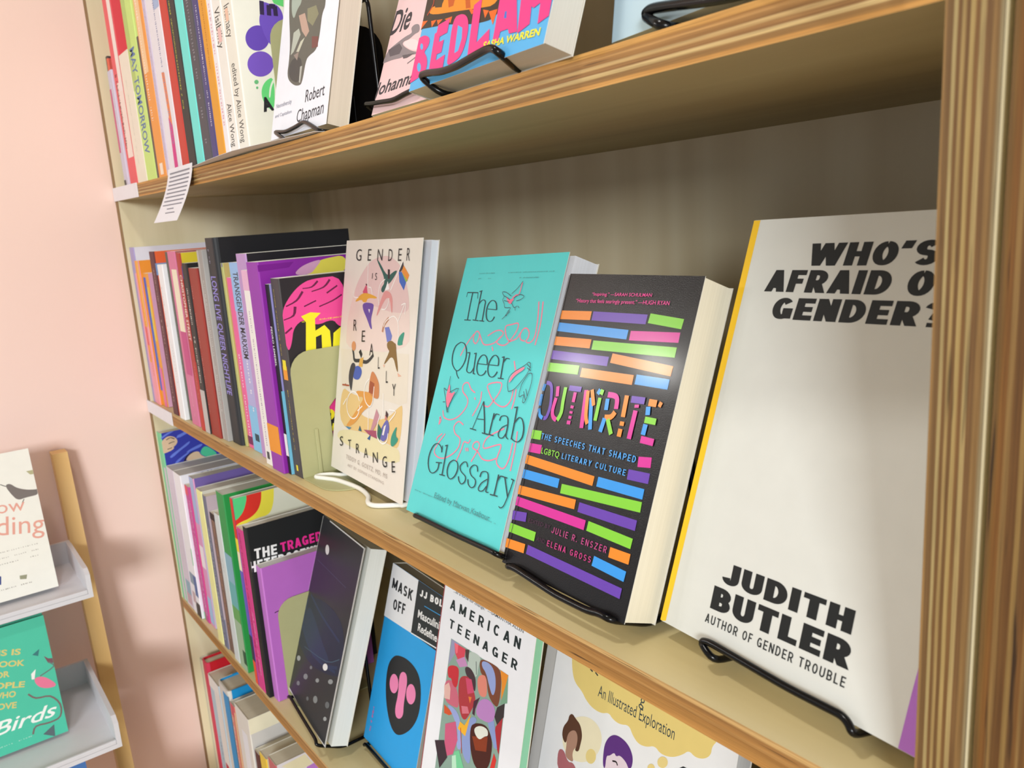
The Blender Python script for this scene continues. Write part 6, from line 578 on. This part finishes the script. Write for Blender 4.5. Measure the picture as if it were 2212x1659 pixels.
def easel(b, lip, label, r=0.0019, m=None, zs=0.0, sag=0.0, height=0.11, ends=None):
    # one bent wire: lip in front of the book, feet along the shelf, upright frame behind the book
    o = Vector(b['o']); u = Vector(b['u']); v_ = Vector(b['v']); n = u.cross(v_); t = b['t']
    lip = [Vector(p) for p in lip]
    def zf(x): return zs + sagz(x, sag) + r + 0.0002
    pts = list(lip)
    def feet(p, q):
        # from the lip end p to the foot of the upright
        back = o + u * q - n * (t + r * 1.6) + v_ * height
        yb = back.y + 0.004
        y0 = max(p.y + 0.032, 0.004)
        return [Vector((p.x, y0, zf(p.x))), Vector((p.x, yb, zf(p.x))), back]
    qa = (lip[0] - o).dot(u); qb = (lip[-1] - o).dot(u)
    A = feet(lip[0], qa); B = feet(lip[-1], qb)
    a0 = lip[0]; b0 = lip[-1]
    if ends:
        A[0] = Vector((ends[0][0], .006, zf(ends[0][0]))); B[0] = Vector((ends[1][0], .006, zf(ends[1][0])))
        A[1] = Vector((A[0].x, A[1].y, A[1].z)); B[1] = Vector((B[0].x, B[1].y, B[1].z))
        A[2] = o + u * (A[0] - o).dot(u) - n * (t + r * 1.6) + v_ * height; B[2] = o + u * (B[0] - o).dot(u) - n * (t + r * 1.6) + v_ * height
    path = [A[2] * .5 + B[2] * .5] + [A[2], A[1], A[0]] + pts + [B[0], B[1], B[2]] + [A[2] * .5 + B[2] * .5]
    e = empty('wire_easel', (o.x, o.y, zs), label, 'book easel', 'black wire book easels')
    w_ = tube('wire_frame', [p - e.location for p in soft(path, 0.008, 4)], r, m or WIRE_K, e, 8, False)
    return e
easel(find('OUTWRITE on an easel'), EX['outw'], 'glossy black wire easel holding the OUTWRITE book', sag=ST['sB'], r=.0024)
easel(find('WHO’S'), EX['who'][1:9], 'black wire easel holding the large off-white book by the post', sag=ST['sB'], r=.0021, height=.12)
easel(find('Queer Arab'), EX['teal'], 'black wire easel under the turquoise book', sag=ST['sB'], r=.0022)
easel(find('BEDLAM'), EX['bed'], 'black wire easel with a raised curved lip holding the BEDLAM book', zs=zA, sag=ST['sA'], r=.0023, ends=EX['bedE'])
easel(find('Robert Chapman'), EX['chap'], 'black wire easel with a curved lip holding the Robert Chapman book', zs=zA, sag=ST['sA'], r=.0019, ends=EX['chapE'])
easel(find('lettered Die'), EX['die'], 'black wire easel holding the pink book behind BEDLAM', zs=zA, sag=ST['sA'], r=.0021)
easel(find('pale blue book on an easel'), EX['lbl'], 'thick black wire easel holding the pale blue book, top right', zs=zA, sag=ST['sA'], r=.0026, height=.14, ends=EX['lblE'])
for key, lab in (('sky blue paperback', 'black wire easel under the MASK OFF book'), ('starry', 'black wire easel under the starry black book'), ('AMERICAN TEENAGER', 'black wire easel under the AMERICAN TEENAGER book'), ('yellow cloud reading', 'black wire easel under the yellow cloud book'), ('dark trees', 'black wire easel under the book with dark trees')):
    bb = find(key); oo = Vector(bb['o']); uu = Vector(bb['u']); ww = bb['w']
    easel(bb, [oo + uu * ww * .1 + Vector((0, -.006, -.003)), oo + uu * ww * .13 + Vector((0, -.0045, 0.001)), oo + uu * ww * .5 + Vector((0, -.0045, .0005)), oo + uu * ww * .87 + Vector((0, -.0045, 0.001)), oo + uu * ww * .9 + Vector((0, -.006, -.003))], lab, zs=zC, sag=ST['sC'], r=.002)
# white easel: flat curved base wire and an upright behind
bg_ = find('GENDER IS REALLY'); wp = [Vector(p) for p in EX['white']]
we = tag(empty('wire_easel', tuple(wp[0])), 'white wire easel with a wavy base under the GENDER IS REALLY STRANGE book', 'book easel')
for p in wp: p.z = 0.0026 + sagz(p.x, ST['sB'])
bo = Vector(bg_['o']); bu = Vector(bg_['u']); bv = Vector(bg_['v']); bn = bu.cross(bv)
wl = bo + bu * .04 - bn * (bg_['t'] + .004) + bv * .13; wr = bo + bu * .13 - bn * (bg_['t'] + .004) + bv * .13
path = [Vector((wl.x, wl.y + .004, .0026)), Vector((wp[0].x, bo.y + .03, .0022))] + wp + [Vector((wp[-1].x, bo.y + .03, .0022)), Vector((wr.x, wr.y + .004, .0026))]
tube('base_wire', [p - we.location for p in catmull(path, 5)], 0.0024, WIRE_W, we, 8, False)
tube('back_wire', [p - we.location for p in soft([path[0], wl, wr, path[-1]], .01)], 0.0024, WIRE_W, we, 8, False)

# ------------------------------------------------------------ bookends: pressed metal plate with a tongue left standing and a flat foot
def bookend(d, zs, label, width=0.105, foot=0.07, c=OLIVE, cut=True):
    x = d['x']; o = d['o']; y0 = o[0][0]; y1 = y0 + width; top = max(p[1] for p in o)
    th = 0.0012; rr = min(0.022, width * .48)
    pts = []
    for k in range(7):
        a = PI - (PI / 2) * k / 6; pts.append((y0 + rr + rr * math.cos(a), top - rr + rr * math.sin(a)))
    for k in range(7):
        a = PI / 2 - (PI / 2) * k / 6; pts.append((y1 - rr + rr * math.cos(a), top - rr + rr * math.sin(a)))
    # inner opening leaves two legs: outline walks down the right leg, up and over the opening, down the left leg
    li, ri = y0 + width * .36, y1 - width * .14; ot = zs + (top - zs) * .62
    pts += [(y1, zs), (y0, zs)] if not cut else [(y1, zs), (ri, zs), (ri, ot - .012), (ri - .012, ot), (li + .012, ot), (li, ot - .012), (li, zs), (y0, zs)]
    v = [(x, a, b) for a, b in pts] + [(x + th, a, b) for a, b in pts]; n = len(pts)
    f = [tuple(range(n)), tuple(range(2 * n - 1, n - 1, -1))] + [(i, (i + 1) % n, (i + 1) % n + n, i + n) for i in range(n)]
    e = empty('bookend', (x, y0, zs), label, 'bookend')
    up = fix_normals(mesh('upright_plate', [(a - x, b - y0, cc - zs) for a, b, cc in v], f, c, e))
    # foot: flat plate with a rounded front corner lying on the shelf
    fp = [(0, 0)]; 
    for k in range(8):
        a = -PI / 2 + (PI / 2) * k / 7; fp.append((foot - .03 + .03 * math.cos(a), .03 + .03 * math.sin(a)))
    fp += [(foot, width * .9), (0, width * .9)]
    n = len(fp); v = [(a, b, 0.0003) for a, b in fp] + [(a, b, 0.0014) for a, b in fp]
    f = [tuple(range(n - 1, -1, -1)), tuple(range(n, 2 * n))] + [(i, (i + 1) % n, (i + 1) % n + n, i + n) for i in range(n)]
    fix_normals(mesh('foot_plate', v, f, c, e))
    # pressed rib between plate and foot
    box('rib', (th, width * .17, 0.001), (th + .0016, width * .17 + .004, (top - zs) * .38), c, e, 0.0007)
    return e
bookend(EX['be1'], sagz(.6, ST['sB']), 'olive green metal bookend behind the GENDER IS REALLY STRANGE book', foot=0.075)
bookend(EX['be2'], zC + sagz(.4, ST['sC']), 'olive green metal bookend against the plain purple book, lower shelf', foot=0.05)
bookend(EX['be3'], zA + sagz(.56, ST['sA']), 'olive green metal bookend beside the Robert Chapman book, top shelf', foot=0.045, width=.062)
kb = {'x': 0.70, 'o': [[0.046, 0.34], [0.046, 0.428]]}
bookend(kb, zA + sagz(.70, ST['sA']), 'black round-topped metal bookend in the dark gap left of the pink book', width=.042, foot=0.006, c=WIRE_K, cut=False)

# ------------------------------------------------------------ paper pieces
def strip(name, P, th_dir, label, cat, m=PAPER):
    P = [Vector(p) for p in P]; d = Vector(th_dir); c = P[0].copy()
    v = [p - c for p in P] + [p + d - c for p in P]; n = len(P)
    f = [tuple(range(n)), tuple(range(2 * n - 1, n - 1, -1))] + [(i, i + n, (i + 1) % n + n, (i + 1) % n) for i in range(n)]
    o = fix_normals(mesh(name, v, f, m)); o.location = c
    return tag(o, label, cat)
strip('shelf_label', [(-0.018, -.0016, zA - TH - .0008), (0.131, -.0016, zA - TH - .002), (0.131, -.0016, zA + .0006 - .0012), (-0.018, -.0016, zA + .0008)], (0, .0013, 0), 'white paper label stuck on the left end of the upper shelf edge', 'label')
strip('shelf_label', [(-0.018, -.0016, -TH - .0006), (0.124, -.0016, -TH - .0012), (0.124, -.0016, .0004), (-0.018, -.0016, .0010)], (0, .0013, 0), 'white paper label stuck on the left end of the middle shelf edge', 'label')
cd = [Vector(p) for p in EX['card']]
N = 8; cv = []; cf = []
for i in range(N + 1):
    k = i / N; b_ = -.026 * k ** 1.5
    for x in (cd[0].x, cd[1].x): cv.append((x, -.0016 + b_, cd[0].z + .002 - (cd[0].z - cd[3].z + .002) * k))
for i in range(N): cf.append((2 * i, 2 * i + 2, 2 * i + 3, 2 * i + 1))
o = mesh('hanging_card', cv, cf, PAPER); tag(o, 'white printed card taped to the upper shelf edge, curling outward', 'card')
sm_ = o.modifiers.new('thickness', 'SOLIDIFY'); sm_.thickness = 0.0003
lv = []; lf = []
for j in range(11):
    k = .08 + j * .075; z = cd[0].z + .002 - (cd[0].z - cd[3].z + .002) * k; y = -.0016 - .026 * k ** 1.5 - .0005
    x0 = cd[0].x + .010; x1 = cd[1].x - .008 - .03 * random.random() * (j > 7)
    if j > 8: x0 += .025; x1 -= .015
    b0 = len(lv); lv += [(x0, y, z), (x1, y, z), (x1, y - .0003, z - .0016), (x0, y - .0003, z - .0016)]; lf.append((b0 + 3, b0 + 2, b0 + 1, b0))
pr = mesh('printed_lines', lv, lf, mat('#8a8a96', .6), o)
# loose sheet lying under the white books on the upper shelf, its edge over the front
sv = []; sf = []
for i in range(9):
    x = .40 + .34 * i / 8; zz = zA + sagz(x, ST['sA']) + .0009 + .0018 * (1 - abs(i / 4 - 1))
    yf = -.004 - .010 * math.sin(PI * i / 8); sv += [(x, yf, zz + .0004), (x, .009, zz - .0004 if i not in (0, 8) else zz)]
sf = [(2 * i, 2 * i + 2, 2 * i + 3, 2 * i + 1) for i in range(8)]
sh = mesh('paper_sheet', sv, sf, mat('#e4e2e6', .6)); tag(sh, 'loose white paper sheet poking over the upper shelf edge below the Alice Wong books', 'paper'); sm_ = sh.modifiers.new('thickness', 'SOLIDIFY'); sm_.thickness = 0.0003

# ------------------------------------------------------------ ladder shelf leaning on the pink wall
PINE = veneer_mat('ladder_wood', 2, '#d8ae6c', '#e2ba78', '#e8c488', 0.3); TRAY = mat('#dcdce2', 0.45)
lad = tag(empty('ladder_shelf', (0.2, -0.38, FLOOR)), 'wooden ladder shelf with pale grey trays leaning on the pink wall', 'shelf')
def leg(y0, y1):
    # slanted leg, top against the wall
    z1 = -0.052; x1 = -0.017; z0 = FLOOR; k = .19; x0 = x1 + k * (z1 - z0); t = .026
    v = []
    for x, z in ((x0, z0), (x1, z1)):
        for y in (y0, y1): v += [(x, y, z), (x + t, y, z)]
    f = [(0, 1, 3, 2), (4, 6, 7, 5), (0, 4, 5, 1), (2, 3, 7, 6), (0, 2, 6, 4), (1, 5, 7, 3)]
    return fix_normals(mesh('leg', v, f, PINE))
lp = [leg(-.1515, -.1305), leg(-.6095, -.5885)]
# trays: floor board, front lip, back, two raised sides that drop towards the front
def tray(xb, xf, zb, ys, side_h):
    y0, y1 = -.60 + .002, ys; t = .006
    prof = [(xb, zb), (xf, zb), (xf, zb + side_h * .85), (xf - .012, zb + side_h), (xb, zb + side_h * 1.0)]
    V = []; F = []
    def add_box(a, b):
        i = len(V); x0, yy0, z0 = a; x1, yy1, z1 = b
        V.extend([(x0, yy0, z0), (x1, yy0, z0), (x1, yy1, z0), (x0, yy1, z0), (x0, yy0, z1), (x1, yy0, z1), (x1, yy1, z1), (x0, yy1, z1)])
        F.extend([tuple(i + k for k in q) for q in ((0, 3, 2, 1), (4, 5, 6, 7), (0, 1, 5, 4), (1, 2, 6, 5), (2, 3, 7, 6), (3, 0, 4, 7))])
    add_box((xb, y0, zb), (xf, y1, zb + t))
    fl = mesh('tray_floor', V, F, TRAY); res = [fl]; 
    for ya, yb in ((y0 - t, y0), (y1, y1 + t)):
        n = len(prof); v = [(x, ya, z) for x, z in prof] + [(x, yb, z) for x, z in prof]
        f = [tuple(range(n)), tuple(range(2 * n - 1, n - 1, -1))] + [(i, i + n, (i + 1) % n + n, (i + 1) % n) for i in range(n)]
        res.append(fix_normals(mesh('tray_side', v, f, TRAY)))
    res.append(box('tray_lip', (xf - .004, y0, zb + t), (xf, y1, zb + t + .006), TRAY, None, .001))
    res.append(box('tray_back', (xb, y0, zb + t), (xb + .005, y1, zb + side_h), TRAY))
    return res
lp += tray(.018, .172, -.2265, -.157, .040) + tray(.055, .262, -.4095, -.167, .042) + tray(.095, .34, -.6, -.172, .042)
for o in lp: adopt(o, lad)
